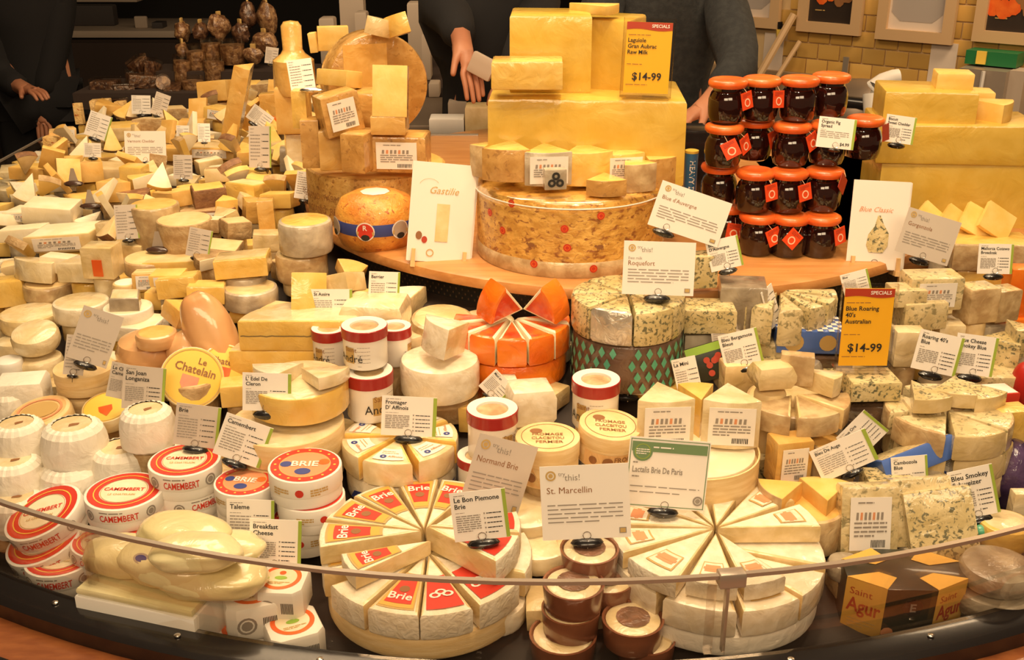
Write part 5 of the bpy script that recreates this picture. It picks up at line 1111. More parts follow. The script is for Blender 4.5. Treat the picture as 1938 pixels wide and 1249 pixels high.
for i in range(7): rn = random.Random(i); disc(mb, W * rn.uniform(-.05, .35), H * rn.uniform(.15, .65), 0, W * .09, 'sign_red', lambda u, v, i=i: (u, -.0068 - i * .0002, v), 10)
mb.obj('berry_print', root, False); tag(root, 'green and dark packet with red berries tilted behind a small card', 'packet'); lm('packet with red berries', 1335, 690)
card('small white card with green top edge tilted left by the berry packet', 1300, 712, 46, 66, ['La Mini'], -14, 0, L=.05, green=None, hold=False)
card('white card tilted left reading Bleu Bergamote at the centre right', 1402, 660, 74, 62, ['Bleu Bergamote', 'Bleue'], -15, 0, L=.09, landmark='card tilted left at centre right')
block('pale wrapped block below the tilted card at centre right', 'cheese', 1398, 708, 78, 56, .8, 8, side='cream_w', L=.035)
card('white card behind the berry packet, crumpled film around it', 1372, 640, 50, 46, [], -8, 0, L=.07, base='card_grey', green=None, hold=False)
# rounded cut wheels at centre right
for (cx, cy, w, h, L, s, t) in ((1500, 812, 180, 56, .0, 'grey_rind_w', 'dark-banded lowest'), (1500, 775, 178, 46, .055, 'tan_rind_w', 'middle'),):
    rnd('tan wrapped wheel at centre right, %s one of the stack' % t, 'cheese', cx, cy, w, h, side=s, top='cream_w', b=.15, n=44, L=L)
for a, t in ((-40, 'left'), (15, 'front'), (70, 'right')): q = hit(1502, 745, L=.13); wheel_wedge(q.x, q.y, q.z - .035, .085, .036, a, 50, 'none', 'tan-rinded cut wedge, ' + t + ' piece (%s o\'clock) of the wheel at centre right', rind='tan_rind_w', cut='cream_w', top='tan_rind_w')
lm('tan cut wheel at centre right', 1500, 750)
block('rounded tan loaf-like piece on the left of the tan cut wheel', 'cheese', 1462, 712, 76, 52, .8, 8, side='cream_w', b=.4, wob=.06, L=.135)
block('flat upright rind piece behind the loaf-like piece', 'cheese', 1508, 697, 62, 58, .4, -12, side='tan_rind_w', b=.15, L=.14)
wedge('pale wedge pointing down right on the tan cut wheel', 'cheese', 1553, 722, 84, 34, 44, 60, 0, 8, 'ivory_w', 'cream_w', L=.135)
# yellow sign right
block('dark film-wrapped box below the yellow sign at the right', 'cheese', 1642, 800, 104, 96, .8, 0, side='film_dark', b=.12, L=.0, wob=.03); lm('dark film-wrapped box', 1642, 800)
block('blue-veined slab directly below the yellow sign at the right', 'cheese', 1646, 728, 94, 36, .8, 3, side='blue_paste', b=.08, L=.105)
special('yellow and red special price sign at the right reading $14-99', 1640, 620, 106, 158, ['Blue Roaring', "40's", 'Australian'], 'yellow sign at the right', L=.145)
card('white card top peeking out behind the yellow sign at the right', 1620, 535, 52, 40, ['Blue'], -16, 0, L=.16, hold=False)
block('white veined block with a big printed sticker at the upper right', 'cheese', 1760, 548, 100, 62, .6, 4, side='blue_light_w', st='F', L=.13); lm('stickered white block at the upper right', 1760, 550)
block('pale blue-veined block right beside the yellow sign', 'cheese', 1738, 590, 84, 52, .7, 8, side='blue_light_w', L=.10)
block('small pale veined block stacked by the upper edge of the yellow sign', 'cheese', 1714, 558, 62, 32, .8, 4, side='blue_light_w', L=.14)
block('brown-rinded veined block at the upper right, left of two', 'cheese', 1848, 572, 62, 66, .8, 14, side='tan_rind_w', top='blue_light_w', L=.12)
block('brown-rinded veined block at the upper right, right of two', 'cheese', 1895, 574, 52, 60, .8, 18, side='tan_rind_w', top='blue_light_w', L=.12)
block('brown film-wrapped block under the two brown-rinded ones', 'cheese', 1850, 628, 90, 44, .8, 10, side='grey_rind_w', L=.055)
block('orange film-wrapped block at the right edge', 'cheese', 1925, 560, 50, 110, .8, 0, side='orange_w', L=.08)
block('orange film-wrapped low block at the right edge', 'cheese', 1920, 620, 60, 50, .8, 6, side='orange_w', L=.05)
block('small white glossy block under the blue card pair at the right', 'cheese', 1796, 624, 48, 30, .8, 0, side='ivory_w', L=.09)
block('bright white upright block between the yellow sign and the card pair', 'cheese', 1716, 655, 56, 66, .7, 0, side='ivory_w', L=.06)
card('white card reading Roaring 40s Blue, left of the tilted pair', 1775, 668, 88, 70, ["Roaring 40's", 'Blue'], 13, 0, L=.10, hs=1.5, landmark='left card of the blue pair')
card('white card right of the tilted pair at the right, green stripe', 1845, 672, 80, 70, ['Blue Cheese', 'Smokey Blue'], 8, 0, L=.10, hs=1.5, landmark='right card of the blue pair')
wedge('blue-veined wedge with pale face at the right edge', 'cheese', 1900, 665, 84, 60, 50, -40, 0, 0, 'blue_paste_w', 'blue_light_w', L=.06)
wedge('pale veined wedge pointing up at the right edge', 'cheese', 1925, 640, 60, 50, 50, 20, 0, 0, 'blue_paste_w', 'blue_light_w', L=.10)
block('flat veined slab under the right card pair', 'cheese', 1880, 712, 110, 30, .8, 0, side='blue_light_w', L=.05)
# tall stack of half rounds
for j, (cy, L, s) in enumerate(((880, .0, 'cream_w'), (842, .045, 'cream_w'), (800, .09, 'tan_rind_w'))):
    q = hit(1790, cy, L=L + .02)
    for a in (-48, 12, 66, 120, -108, 180): wheel_wedge(q.x, q.y, T(q.x, q.y) + L, .098, .043, a, 54 if a < 60 else 50, 'none', '%s-tier film-wrapped wedge, %%s o\'clock in the tall blue stack' % ['lowest', 'middle', 'upper'][j], rind=s if (a != 12) else 'cream_w', cut='blue_light_w', top='blue_light_w', push=.003, roll=-2)
for i, (cx, cy, rz) in enumerate(((1748, 752, 10), (1806, 742, -20), (1850, 748, 24))): wedge('blue-veined flat wedge, %s from left on top of the tall blue stack' % ordn[i], 'cheese', cx, cy, 92, 26, 50, rz, 0, 0, 'cream_w', 'blue_light_w', top='blue_paste_w', L=.135)
lm('tall blue stack', 1790, 800)
# far right purple
block('yellow chunk set into purple film at the right edge', 'cheese', 1905, 812, 64, 84, .7, 12, side='yellow_w', L=.07); 
mb = blob((0, 0, 0), (.06, .05, .065), 'purple_film', 22, 14, wob=.25, seed=3); o = mb.obj('wrapped_cheese'); o.location = hit(1922, 905, L=.05); tag(o, 'lumpy dark purple film-wrapped cheese at the right edge', 'cheese'); lm('purple wrapped cheese', 1915, 900)
block('red and white printed pack above the purple cheese at the right', 'cheese pack', 1885, 752, 62, 34, .8, 10, side='print_red', top='card_white', L=.075)
mb = blob((0, 0, 0), (.02, .03, .045), 'tag_dark', 12, 10); o = mb.obj('wax_cheese'); o.location = hit(1935, 730, L=.08); tag(o, 'dark red waxed cheese cut off by the right picture edge', 'cheese')
block('pale sticker-fronted block at the right edge below the purple cheese', 'cheese', 1930, 955, 36, 50, .7, 0, side='ivory_w', L=.05)
# lower right
block('stickered yellow block between tan wheel and bleu cards', 'cheese', 1492, 868, 72, 84, .7, 12, side='gold_w', st='F', L=.045)
block('yellow block with tan rind behind the pair of bleu cards', 'cheese', 1566, 876, 74, 76, .9, 28, side='tan_rind_w', top='gold', L=.035)
rnd('large yellow cut round with tan rind behind the right brie wheel', 'cheese', 1520, 985, 150, 66, side='tan_rind_w', top='gold_w', b=.1, n=44, L=.0); lm('large yellow cut round', 1510, 970)
wedge('bright yellow wedge pointing to the camera on the cut round', 'cheese', 1560, 942, 92, 40, 60, 170, 0, 0, 'tan_rind_w', 'gold', top='yellow', L=.055)
wedge('bright yellow rounded wedge at the left on the cut round', 'cheese', 1478, 938, 84, 36, 60, -70, 0, 0, 'tan_rind_w', 'gold', top='yellow', L=.055)
card('white card tilted strongly left reading Bleu De Auge', 1597, 862, 112, 58, ['Bleu De Auge'], -27, 0, L=.095, hs=.9, landmark='left card of the strongly tilted pair')
card('white card tilted steeply left behind the bleu card', 1632, 822, 76, 54, ['Rogue Ore'], -52, 0, L=.12, hold=False, landmark='steep card of the strongly tilted pair')
root = block('cream block with blue label side leaning at the right', 'cheese', 1726, 866, 150, 40, .45, 16, -26, -14, side='blue_label', top='blue_light_w', L=.075, b=.1); lm('cream block with blue side', 1725, 860)
block('blue-sided pack with barcode right of the cream blue block', 'cheese pack', 1805, 872, 76, 48, .5, -22, -10, 22, side='blue_label', top='card_white', st='F', L=.05)
card('white card reading Cambozola Blue at the lower right', 1722, 898, 68, 62, ['Cambozola', 'Blue'], -6, 0, L=.07, landmark='Cambozola card')
card('white card tilted left by the purple cheese reading Bleu', 1843, 932, 84, 84, ['Bleu Smokey', 'Schweizer'], -14, 0, L=.075, landmark='card by the purple cheese', hs=1.5)
block('upright wrapped block with large rotated sticker at the lower right', 'cheese', 1640, 985, 108, 122, .35, 2, -14, 0, side='blue_light_w', st='F', b=.2, L=.01); lm('upright block with rotated sticker', 1640, 985)
block('large blue-veined square slab leaning back at the lower right', 'cheese', 1780, 1000, 126, 128, .22, 0, -24, -9, side='blue_light_w', tags=['blue_paste_w', 'blue_light_w', 'blue_light_w', 'blue_light_w'], b=.1, L=.015); lm('large veined slab', 1780, 1000)
block('second veined slab standing behind the large one', 'cheese', 1742, 966, 112, 110, .22, 0, -20, -5, side='blue_light_w', b=.1, L=.03)
block('veined block behind the stickered block at lower right', 'cheese', 1680, 925, 92, 52, .7, 0, side='blue_paste_w', L=.045)
rnd('pale clear-packed cheese with teal cap behind the glass at the right', 'cheese', 1900, 1005, 100, 40, side='yellow_w', top='ivory_w', L=.05)
mb = blob((0, 0, 0), (.012, .010, .010), 'teal', 10, 8); o = mb.obj('teal_cap'); o.location = hit(1856, 1005, L=.07); tag(o, 'small teal lid between veined slab and pale pack', 'lid')
# octagonal box
root = empty('cheese_box'); p, m, H = size(1702, 1124, 96, L=-.005); r = 120 * m; put(root, p, H, (R_(4), 0, R_(-2)), r)
out = [(r * math.cos(R_(a)), r * math.sin(R_(a))) for a in (-157.5, -112.5, -67.5, -22.5, 22.5, 67.5, 112.5, 157.5)]; out = [(x, y * .55) for x, y in out]
mb = MB(); mb.prism(out, H, .0015, ['box_yellow', 'dark_green', 'box_yellow', 'dark_green'] * 2, 'dark_green'); mb.obj('box_body', root)
for k, (i0, txt) in enumerate(((0, 1), (2, 1), (1, 0))):
    a, b = Vector((*out[i0], 0)), Vector((*out[i0 + 1], 0)); e = (b - a).normalized(); nn = Vector((e.y, -e.x, 0)); Wd = (b - a).length; mb = MB(); f = lambda u, v: tuple(a + e * u + nn * .0008 + Vector((0, 0, v)))
    if txt: text(mb, 'Saint', Wd * .12, H * .72, H * .13, 'sign_red', f, False, Wd * .6); text(mb, 'Agur', Wd * .08, H * .40, H * .26, 'sign_red', f, True, Wd * .84); bars(mb, Wd * .15, Wd * .85, H * .25, H * .12, 3, H * .02, 'print_gold', f, 4)
    else: disc(mb, Wd * .55, H * .66, 0, H * .17, 'wire', f, 8); text(mb, 'E', Wd * .56, H * .58, H * .15, 'print_grey', lambda u, v: tuple(Vector(f(u, v)) + nn * .0006), True, None, 'C'); disc(mb, Wd * .12, H * .16, 0, H * .10, 'print_pink', f, 9); disc(mb, Wd * .9, H * .16, 0, H * .10, 'print_pink', f, 9)
    mb.obj('face_print', root, False)
cw = MB(); ctr_ = Vector((0, 0, H + .0008))
for i0 in (0, 2, 4, 6): cw.quad([(out[i0][0], out[i0][1], H + .0008), (out[i0 + 1][0], out[i0 + 1][1], H + .0008), (out[i0 + 1][0] * .45, out[i0 + 1][1] * .45, H + .0008), (out[i0][0] * .45, out[i0][1] * .45, H + .0008)], 'box_yellow')
cw.obj('top_print', root, False); tag(root, 'octagonal dark green and yellow cheese box with red lettering', 'cheese box'); lm('octagonal green and yellow box', 1700, 1115)
for j, (cx, cy, w, L) in enumerate(((1888, 1170, 150, -.01), (1880, 1125, 160, .032), (1885, 1082, 140, .072))):
    rnd('silver film-wrapped round, %s of the three stacked at the lower right' % ['bottom', 'middle', 'top'][j], 'cheese', cx, cy, w, 40, side='film_grey', b=.4, n=36, L=L, wob=.08)
lm('silver wrapped rounds', 1885, 1120)
rnd('dim film-wrapped round by the glass clip behind the octagonal box', 'cheese', 1600, 1075, 70, 30, side='film_grey', b=.3, L=.03)
# ================================================================ left heap, larger pieces and cards
rnd('upper film-wrapped pale rind round beside the round board', 'cheese', 578, 445, 102, 60, side='grey_rind_w', top='yellow_w', b=.12, n=40, L=.085); rnd('lower tan rind round beside the round board', 'cheese', 572, 502, 98, 50, side='tan_rind_w', top='cream_w', b=.12, n=40, L=.03)
lm('pale rind rounds beside the board', 575, 450)
rnd('tall tan drum cheese in the middle of the left heap', 'cheese', 352, 445, 104, 62, side='tan_rind', top='cream', b=.06, n=36, L=.04); rnd('tall yellow-brown drum cheese left of the tan drum', 'cheese', 296, 425, 92, 78, side='tan_rind_w', top='gold', b=.06, n=36, L=.04)
lm('tan drum cheese', 340, 445)
HEAP = [
    ('B', 407, 172, 58, 46, .6, -8, 'gold', None, .075), ('B', 515, 200, 40, 60, .6, 4, 'gold_w', None, .06), ('B', 520, 235, 40, 30, 1, 6, 'orange_w', None, .06), ('B', 425, 215, 60, 28, .8, -16, 'yellow', None, .05),
    ('B', 228, 248, 72, 30, .8, 4, 'cream', 'yellow', .05), ('B', 290, 235, 60, 28, .9, -6, 'tan_rind', 'cream', .05), ('B', 365, 240, 46, 34, .9, 10, 'gold', None, .04), ('B', 408, 285, 90, 26, .8, -4, 'gold', 'cream', .03),
    ('B', 150, 215, 14, 48, 1, 0, 'cookie', None, .06), ('B', 192, 205, 36, 40, .7, 10, 'cookie', None, .06), ('B', 230, 208, 18, 40, 1, 0, 'cookie', None, .06), ('B', 112, 262, 34, 40, 1, 20, 'cookie', None, .04), ('B', 100, 274, 26, 40, 1, 0, 'cookie', None, .03), ('B', 130, 255, 24, 36, 1, 30, 'cookie', None, .05),
    ('B', 65, 325, 66, 28, .9, -8, 'gold', 'yellow', .03), ('B', 60, 355, 70, 22, .9, 4, 'yellow', None, .02), ('B', 120, 348, 50, 24, .8, 12, 'ivory', None, .03), ('W', 165, 325, 60, 44, 50, 30, 'gold', 'yellow', .04), ('W', 130, 310, 52, 34, 40, 70, 'gold', 'yellow', .04),
    ('W', 215, 360, 60, 46, 60, 20, 'gold', 'cream', .05), ('W', 270, 345, 56, 34, 44, -60, 'yellow', 'ivory', .05), ('W', 255, 372, 64, 24, 40, 100, 'brown_rind', 'cream', .045), ('B', 255, 330, 44, 46, .8, -10, 'yellow_w', None, .05),
    ('B', 395, 370, 60, 44, .9, 22, 'brown_rind', 'yellow', .06), ('B', 345, 372, 34, 36, .8, 14, 'gold', None, .065), ('B', 395, 405, 110, 26, .7, -2, 'brown_rind', 'tan_rind', .035), ('W', 425, 388, 44, 30, 50, 150, 'yellow', 'yellow', .06), ('B', 470, 365, 66, 50, .8, -24, 'yellow_w', 'cream', .05),
    ('B', 390, 425, 62, 30, .8, -4, 'tan_rind', 'ivory', .075), ('B', 445, 432, 48, 40, .9, 34, 'tan_rind', 'cream', .06), ('B', 505, 405, 30, 70, 1.2, 8, 'gold_w', None, .04), ('B', 475, 398, 26, 52, 1.4, 24, 'gold_w', None, .04), ('B', 530, 378, 60, 34, .8, -10, 'yellow', None, .07),
    ('B', 225, 325, 90, 30, .8, 0, 'cream', None, .02), ('B', 420, 330, 60, 30, .8, 10, 'cream', 'tan_rind', .04), ('B', 500, 345, 70, 24, .8, -8, 'tan_rind', 'yellow', .05), ('B', 335, 290, 50, 30, .8, -8, 'gold', None, .03), ('W', 300, 310, 44, 44, 60, -10, 'tan_rind', 'yellow', .04),
    ('B', 100, 400, 90, 40, .8, 2, 'ivory', 'ivory', .04), ('B', 55, 405, 70, 24, .9, -6, 'ivory', None, .035), ('B', 130, 448, 130, 40, .7, -6, 'cream', 'ivory', .035), ('B', 45, 440, 80, 26, .8, 6, 'ivory', None, .05), ('B', 215, 440, 50, 56, .8, 6, 'cream_w', None, .03),
    ('W', 78, 510, 84, 46, 80, -30, 'ivory_w', 'ivory', .07), ('B', 112, 498, 56, 36, .8, -4, 'ivory', None, .08), ('B', 165, 510, 84, 44, .8, -10, 'ivory_w', None, .07), ('R', 95, 548, 96, 34, 0, 0, 'tan_rind_w', 'cream', .03), ('B', 25, 550, 60, 60, .8, 4, 'yellow_w', None, .03), ('R', 58, 605, 110, 34, 0, 0, 'cream_w', 'ivory_w', .03),
    ('R', 155, 585, 104, 38, 0, 0, 'white_rind_w', 'ivory_w', .05), ('B', 262, 620, 90, 36, .8, -12, 'paper_wrap', 'ivory', .05), ('R', 243, 590, 92, 24, 0, 0, 'paper_wrap', 'ivory', .08), ('B', 340, 540, 70, 46, .8, 4, 'yellow_w', 'yellow', .08), ('B', 392, 552, 68, 40, .8, 8, 'yellow_w', 'yellow', .07), ('B', 345, 590, 66, 38, .8, 4, 'cream_w', None, .03),
    ('B', 280, 530, 50, 42, .8, 8, 'gold_w', 'cream', .06), ('W', 290, 565, 50, 40, 40, 20, 'yellow', 'yellow', .05), ('R', 285, 500, 100, 30, 0, 0, 'tan_rind_w', 'cream', .05), ('B', 250, 470, 60, 34, .8, -8, 'cream_w', None, .04), ('B', 340, 495, 110, 24, .8, -6, 'yellow', 'cream', .05),
    ('W', 405, 490, 84, 26, 50, -70, 'tan_rind', 'ivory', .07), ('B', 460, 500, 100, 44, .7, 6, 'yellow_w', 'cream_w', .08), ('R', 475, 560, 104, 40, 0, 0, 'grey_rind_w', 'cream_w', .03), ('B', 420, 470, 70, 20, .8, -4, 'tan_rind', 'cream', .06), ('B', 505, 455, 50, 40, .8, 10, 'cream_w', None, .05),
    ('B', 320, 525, 60, 26, .8, 0, 'yellow', None, .10), ('R', 240, 545, 50, 26, 0, 0, 'wood_box', 'paper_white', .06), ('W', 510, 610, 60, 40, 60, 10, 'cream_w', 'yellow', .03), ('R', 30, 655, 70, 30, 0, 0, 'ivory_w', None, .02), ('B', 440, 690, 80, 40, .8, 10, 'cream_w', None, .05), ('B', 232, 690, 60, 40, .8, 0, 'wood_pale', 'ivory', .03),
    ('W', 470, 290, 70, 30, 50, 30, 'gold', 'yellow', .04), ('B', 525, 290, 40, 50, 1, 0, 'cream_w', None, .04), ('B', 550, 300, 40, 56, 1, 10, 'grey_rind_w', None, .05), ('B', 470, 165, 40, 24, .9, 0, 'yellow', None, .07), ('B', 505, 165, 50, 24, .9, 0, 'tan_rind', 'cream', .07), ('B', 330, 215, 40, 30, .9, 30, 'tan_rind', 'cream', .05)]
cn = {'gold': 'golden', 'gold_w': 'golden wrapped', 'yellow': 'yellow', 'yellow_w': 'yellow wrapped', 'cream': 'cream', 'cream_w': 'cream wrapped', 'ivory': 'ivory', 'ivory_w': 'ivory wrapped', 'tan_rind': 'tan-rinded', 'tan_rind_w': 'tan wrapped', 'brown_rind': 'dark-brown-rinded', 'cookie': 'rough golden', 'orange_w': 'orange', 'white_rind_w': 'white-rinded', 'paper_wrap': 'paper-wrapped', 'grey_rind_w': 'grey-rinded', 'wood_box': 'wood-boxed', 'wood_pale': 'pale brown', 'white_rind': 'white-rinded', 'parm_rind': 'dotted-rind', 'blue_light_w': 'pale veined', 'blue_paste_w': 'blue-veined'}
for (k, cx, cy, w, h, d, rz, s, top, L) in HEAP:
    L *= .9
    if k == 'B': block('*%s cheese block' % cn[s], 'cheese', cx, cy, w, h * .82, d, rz, random.uniform(-8, 4), random.uniform(-6, 6), side=s, top=top, L=L, wob=.035, st='F' if random.random() < .14 else None)
    elif k == 'W': wedge('*%s cheese wedge' % cn[s], 'cheese', cx, cy, w, h * .8, d, rz, random.uniform(-14, 6), random.uniform(-8, 8), s, top, L=L)
    else: rnd('*%s round cheese' % cn[s], 'cheese', cx, cy, w, h * .9, side=s, top=top or s, L=L, b=.18)
wedge('long upright golden slab with brown rind edge leaning right in the left heap', 'cheese', 452, 212, 62, 180, 30, -10, 0, 16, 'gold_w', 'tan_rind_w', top='gold', L=.02); lm('long upright golden slab', 452, 212)
for args in (('leaning pale card near the back left end of the heap', 186, 238, 42, 46, 20, 0, 'card_white', 'pale card near the back left end'), ('small upright white card at the back of the left heap', 267, 198, 36, 34, 1, 0, 'card_white', 'small upright card at the back'), ('narrow pale card tilted right beside the small upright one', 304, 198, 26, 42, 24, 20, 'card_grey', None),
             ('small white card with bold line, left of two narrow ones in the left heap', 346, 254, 24, 32, 1, 0, 'card_white', 'two narrow white cards'), ('small white card with bold line, right of two narrow ones in the left heap', 386, 251, 22, 34, 4, 15, 'card_white', None), ('small white card half sunk at the left of the large back card', 175, 284, 32, 26, 2, 0, 'card_white', None),
             ('pale card with boxed line in the middle of the left heap', 346, 316, 36, 44, 1, 0, 'card_grey', 'pale card with boxed line'), ('large blank-looking beige card right of the golden slab', 492, 278, 42, 76, 1, 0, 'card_grey', 'large beige card by the golden slab'), ('white card tilted far right above the beige card', 492, 222, 44, 30, 38, 0, 'card_white', None),
             ('white slanted card in front of the tower base at its left', 583, 352, 46, 50, 12, 10, 'card_white', 'white slanted card before the tower'), ('beige slanted card in front of the tan drum cheese', 377, 460, 44, 52, 12, 0, 'card_grey', 'beige card by the tan drum'), ('pale see-through card standing left of the drum cheeses', 240, 420, 42, 62, 0, 10, 'card_grey', 'see-through pale card'), ('small tilted pale card by the golden slab top', 514, 105, 24, 30, 8, 0, 'card_grey', None)):
    card(*args[:5], [], args[5], args[6], L=.085, green='R' if args[4] > 45 else None, base=args[7], landmark=args[8])
card('large white recommendation card towards the back of the left heap', 275, 277, 78, 56, ['Vermont Cheddar'], 0, 0, big='try', L=.075, landmark='large white card in the back heap', cat='info card')
for i, (cx, cy) in enumerate(((300, 478), (60, 478), (150, 568), (182, 560), (252, 548), (172, 395), (140, 352), (155, 622), (200, 625), (378, 358))):
    if i in (0, 5, 6): 
        mb = blob((0, 0, .006), (.026, .012, .008), 'brown_plastic', 14, 6); o = mb.obj('card_clip'); o.location = hit(cx, cy, L=.07); tag(o, '*empty black card clip', 'card clip')
        mb = MB(); mb.add([(-.014, 0, .006), (.014, 0, .006), (.004, .004, .045), (-.004, .004, .045)], [(0, 1, 2, 3), (3, 2, 1, 0)], 'card_grey'); mb.obj('folded_card', o, False)
# tagged piece with orange label
root = block('pale wrapped cheese with bright orange-red label patch in the left heap', 'cheese', 195, 492, 60, 60, .8, -6, side='cream_w', L=.085); mb = MB(); mb.box((0, -.0275, .025), (.020, .002, .034), 'lid_orange'); mb.obj('orange_label', root, False); lm('orange-red label patch', 193, 493)
root = block('crinkled clear bag with red print near the crumpled card', 'bag', 238, 572, 56, 34, .8, 8, side='film_grey', top='ivory_w', L=.09, wob=.1); mb = MB(); mb.box((0, 0, .03), (.02, .02, .004), 'print_red'); mb.obj('red_print', root, False)
# snack tubs and bags at the back left
for i, (cx, cy, w, h, k, rx, ry) in enumerate(((310, 160, 30, 34, 'c', 60, 20), (345, 130, 36, 50, 'c', 0, 6), (372, 115, 38, 60, 'c', 0, -4), (400, 95, 40, 42, 'c', 0, 0), (405, 130, 42, 44, 'c', 0, 3), (415, 50, 52, 46, 'b', 0, 0), (380, 60, 40, 34, 'b', 0, 0), (345, 60, 44, 40, 'b', 0, 0), (470, 30, 46, 50, 'b', 0, 0), (505, 35, 52, 60, 'b', 0, 0), (455, 62, 44, 40, 'b', 0, 0), (500, 80, 60, 40, 'b', 0, 0), (440, 98, 50, 44, 'c', 0, 0), (480, 105, 40, 30, 'b', 0, 0),
        (200, 160, 50, 26, 't', 0, 0), (236, 168, 36, 24, 't', 0, 0), (270, 150, 56, 30, 't', 0, -8), (190, 182, 46, 20, 't', 0, 0), (240, 190, 60, 20, 't', 0, 0), (262, 122, 34, 30, 't', 10, 20), (290, 128, 30, 34, 't', 0, -20), (330, 170, 46, 28, 't', 0, 10), (365, 165, 44, 40, 'c', 0, 0), (345, 95, 34, 30, 'b', 0, 0))):
    p, m, H = size(cx, cy, h, Y=4.15 + .0022 * (200 - cy)); r = w * m / 2; root = empty('snack_tub' if k != 'b' else 'snack_bag'); put(root, p, H, (R_(rx), R_(ry), R_(i * 13)), None)
    if k == 'c':
        mb = MB(); mb.lathe([(r * .86, 0), (r * .9, H * .05), (r * .92, H * .8), (0, H * .8)], 'snack', 18); mb.obj('contents', root); mb = MB(); mb.lathe([(r * .9, 0), (r * .96, H * .04), (r, H * .88), (r, H), (r * .9, H)], 'clear_film', 18); mb.obj('clear_tub', root)
    elif k == 't':
        mb = MB(); mb.prism(rect(2 * r, 1.3 * r), H * .8, .004, ['snack_dark'] * 4, 'snack_dark', wob=.002); mb.obj('contents', root); mb = MB(); mb.prism(rect(2.1 * r, 1.4 * r), H, .005, ['clear_film'] * 4, 'clear_film'); mb.obj('clear_tub', root)
    else:
        mb = blob((0, 0, H / 2), (r, r * .7, H / 2), 'snack' if i % 2 else 'snack_dark', 16, 12, wob=.3, seed=i); mb.obj('filled_bag', root); mb = MB(); mb.prism([(-.01, -.004), (.01, -.004), (.01, .004), (-.01, .004)], .02, .002, ['print_gold'] * 4, 'print_gold', z0=H * .9); mb.obj('bag_tie', root)
    tag(root, '*' + {'c': 'brown snack tub', 't': 'low snack tray', 'b': 'brown snack bag'}[k], 'snack pack', 'packed brown snacks at the back left')
lm('cluster of snack tubs', 400, 110); lm('row of snack trays', 235, 165)
# table that carries the snack packs
mb = MB(); mb.box((-1.05, 4.3, .945), (1.15, .34, .06), 'dark_brown'); mb.box((-.98, 4.38, 1.0), (.8, .2, .06), 'dark_brown'); o = mb.obj('back_shelf', None, False); tag(o, 'dark low shelf under the packed brown snacks at the back left', 'shelf')
# ================================================================ supports and fillers
SUP = list(PLACED); n_sup = 0
for (x, y, r, z) in SUP:
    if math.hypot(x - BC[0], y - BC[1]) < .78 or rad(x, y) > 1.62: continue
    g = T(x, y); gap = z - g
    if gap < .022: continue
    if any(math.hypot(x - a, y - b) < max(r, q) * .75 and zz < z - .02 for (a, b, q, zz) in PLACED): continue
    R2 = r * .8; mb = MB(); s = random.choice(['cream', 'tan_rind', 'yellow_w', 'ivory_w', 'tan_rind_w', 'grey_rind_w'])
    if n_sup % 2: mb.prism(circ(R2, 20), gap - .001, min(.006, gap * .2), [s] * 20, s if 'rind' not in s else 'cream_w'); nm = 'round cheese'
    else: mb.prism(rect(R2 * 1.7, R2 * 1.7), gap - .001, min(.006, gap * .2), [s] * 4, s); nm = 'cheese block'
    o = mb.obj('cheese_round' if n_sup % 2 else 'cheese_block'); o.location = (x, y + .004, g); o.rotation_euler.z = R_(random.uniform(-20, 20)); n_sup += 1; PLACED.append((x, y, R2, g))
    tag(o, '*half-hidden ' + cn.get(s, 'pale') + ' ' + nm.replace(' cheese', '').replace('cheese ', ''), 'cheese')
print('supports', n_sup)
# filler pieces scattered over the bed: one mesh per kind, every piece an object of its own
def mesh_wedge(r, a, H, rind, cut, top=None, b=.06):
    out, fl = sector(r, a); out = [(x, y + r * .55) for x, y in out]; mb = MB(); mb.prism(out, H, H * b, [rind if q else cut for q in fl], top or cut, seed=sd(), wob=H * .03, mid=2); return mb.mesh('cheese_wedge')
def mesh_block(w, d, H, s, top=None): mb = MB(); mb.prism(rect(w, d), H, H * .08, [s] * 4, top or s, seed=sd(), wob=H * .04, mid=2); return mb.mesh('cheese_block')
def mesh_round(r, H, s, top=None): mb = MB(); mb.prism(circ(r, 24), H, H * .2, [s] * 24, top or s, seed=sd(), wob=H * .03, mid=2); return mb.mesh('cheese_round')
LEFT = [(mesh_wedge(.075, 48, .032, 'tan_rind', 'yellow'), 'thick yellow wedge'), (mesh_wedge(.085, 36, .028, 'brown_rind', 'cream'), 'slim brown-rinded wedge'), (mesh_wedge(.07, 60, .038, 'gold', 'gold'), 'squat golden wedge'), (mesh_wedge(.09, 40, .026, 'white_rind', 'ivory', 'white_rind'), 'white-rinded wedge'),
        (mesh_block(.062, .044, .036, 'cream', 'ivory'), 'chunky cream block'), (mesh_block(.078, .05, .022, 'yellow'), 'flat yellow block'), (mesh_block(.05, .05, .04, 'tan_rind', 'cream'), 'cube-like tan-sided block'), (mesh_block(.07, .045, .03, 'ivory_w'), 'glossy ivory block'), (mesh_wedge(.08, 50, .03, 'tan_rind_w', 'gold_w'), 'glossy golden wedge'), (mesh_block(.065, .05, .03, 'gold_w', 'yellow_w'), 'glossy golden block'), (mesh_wedge(.078, 44, .03, 'cream_w', 'cream_w'), 'glossy cream wedge')]
FRONTK = [(mesh_round(.045, .034, 'white_rind_w'), 'white wrapped round'), (mesh_round(.05, .03, 'ivory_w'), 'ivory wrapped round'), (mesh_wedge(.085, 50, .034, 'white_rind', 'cream_w', 'white_rind'), 'white-rinded wedge'), (mesh_block(.07, .055, .034, 'cream_w'), 'cream wrapped block'), (mesh_round(.05, .035, 'tan_rind_w', 'cream_w'), 'tan-rinded round'), (mesh_wedge(.08, 55, .04, 'ivory_w', 'yellow_w'), 'ivory-rinded wedge')]
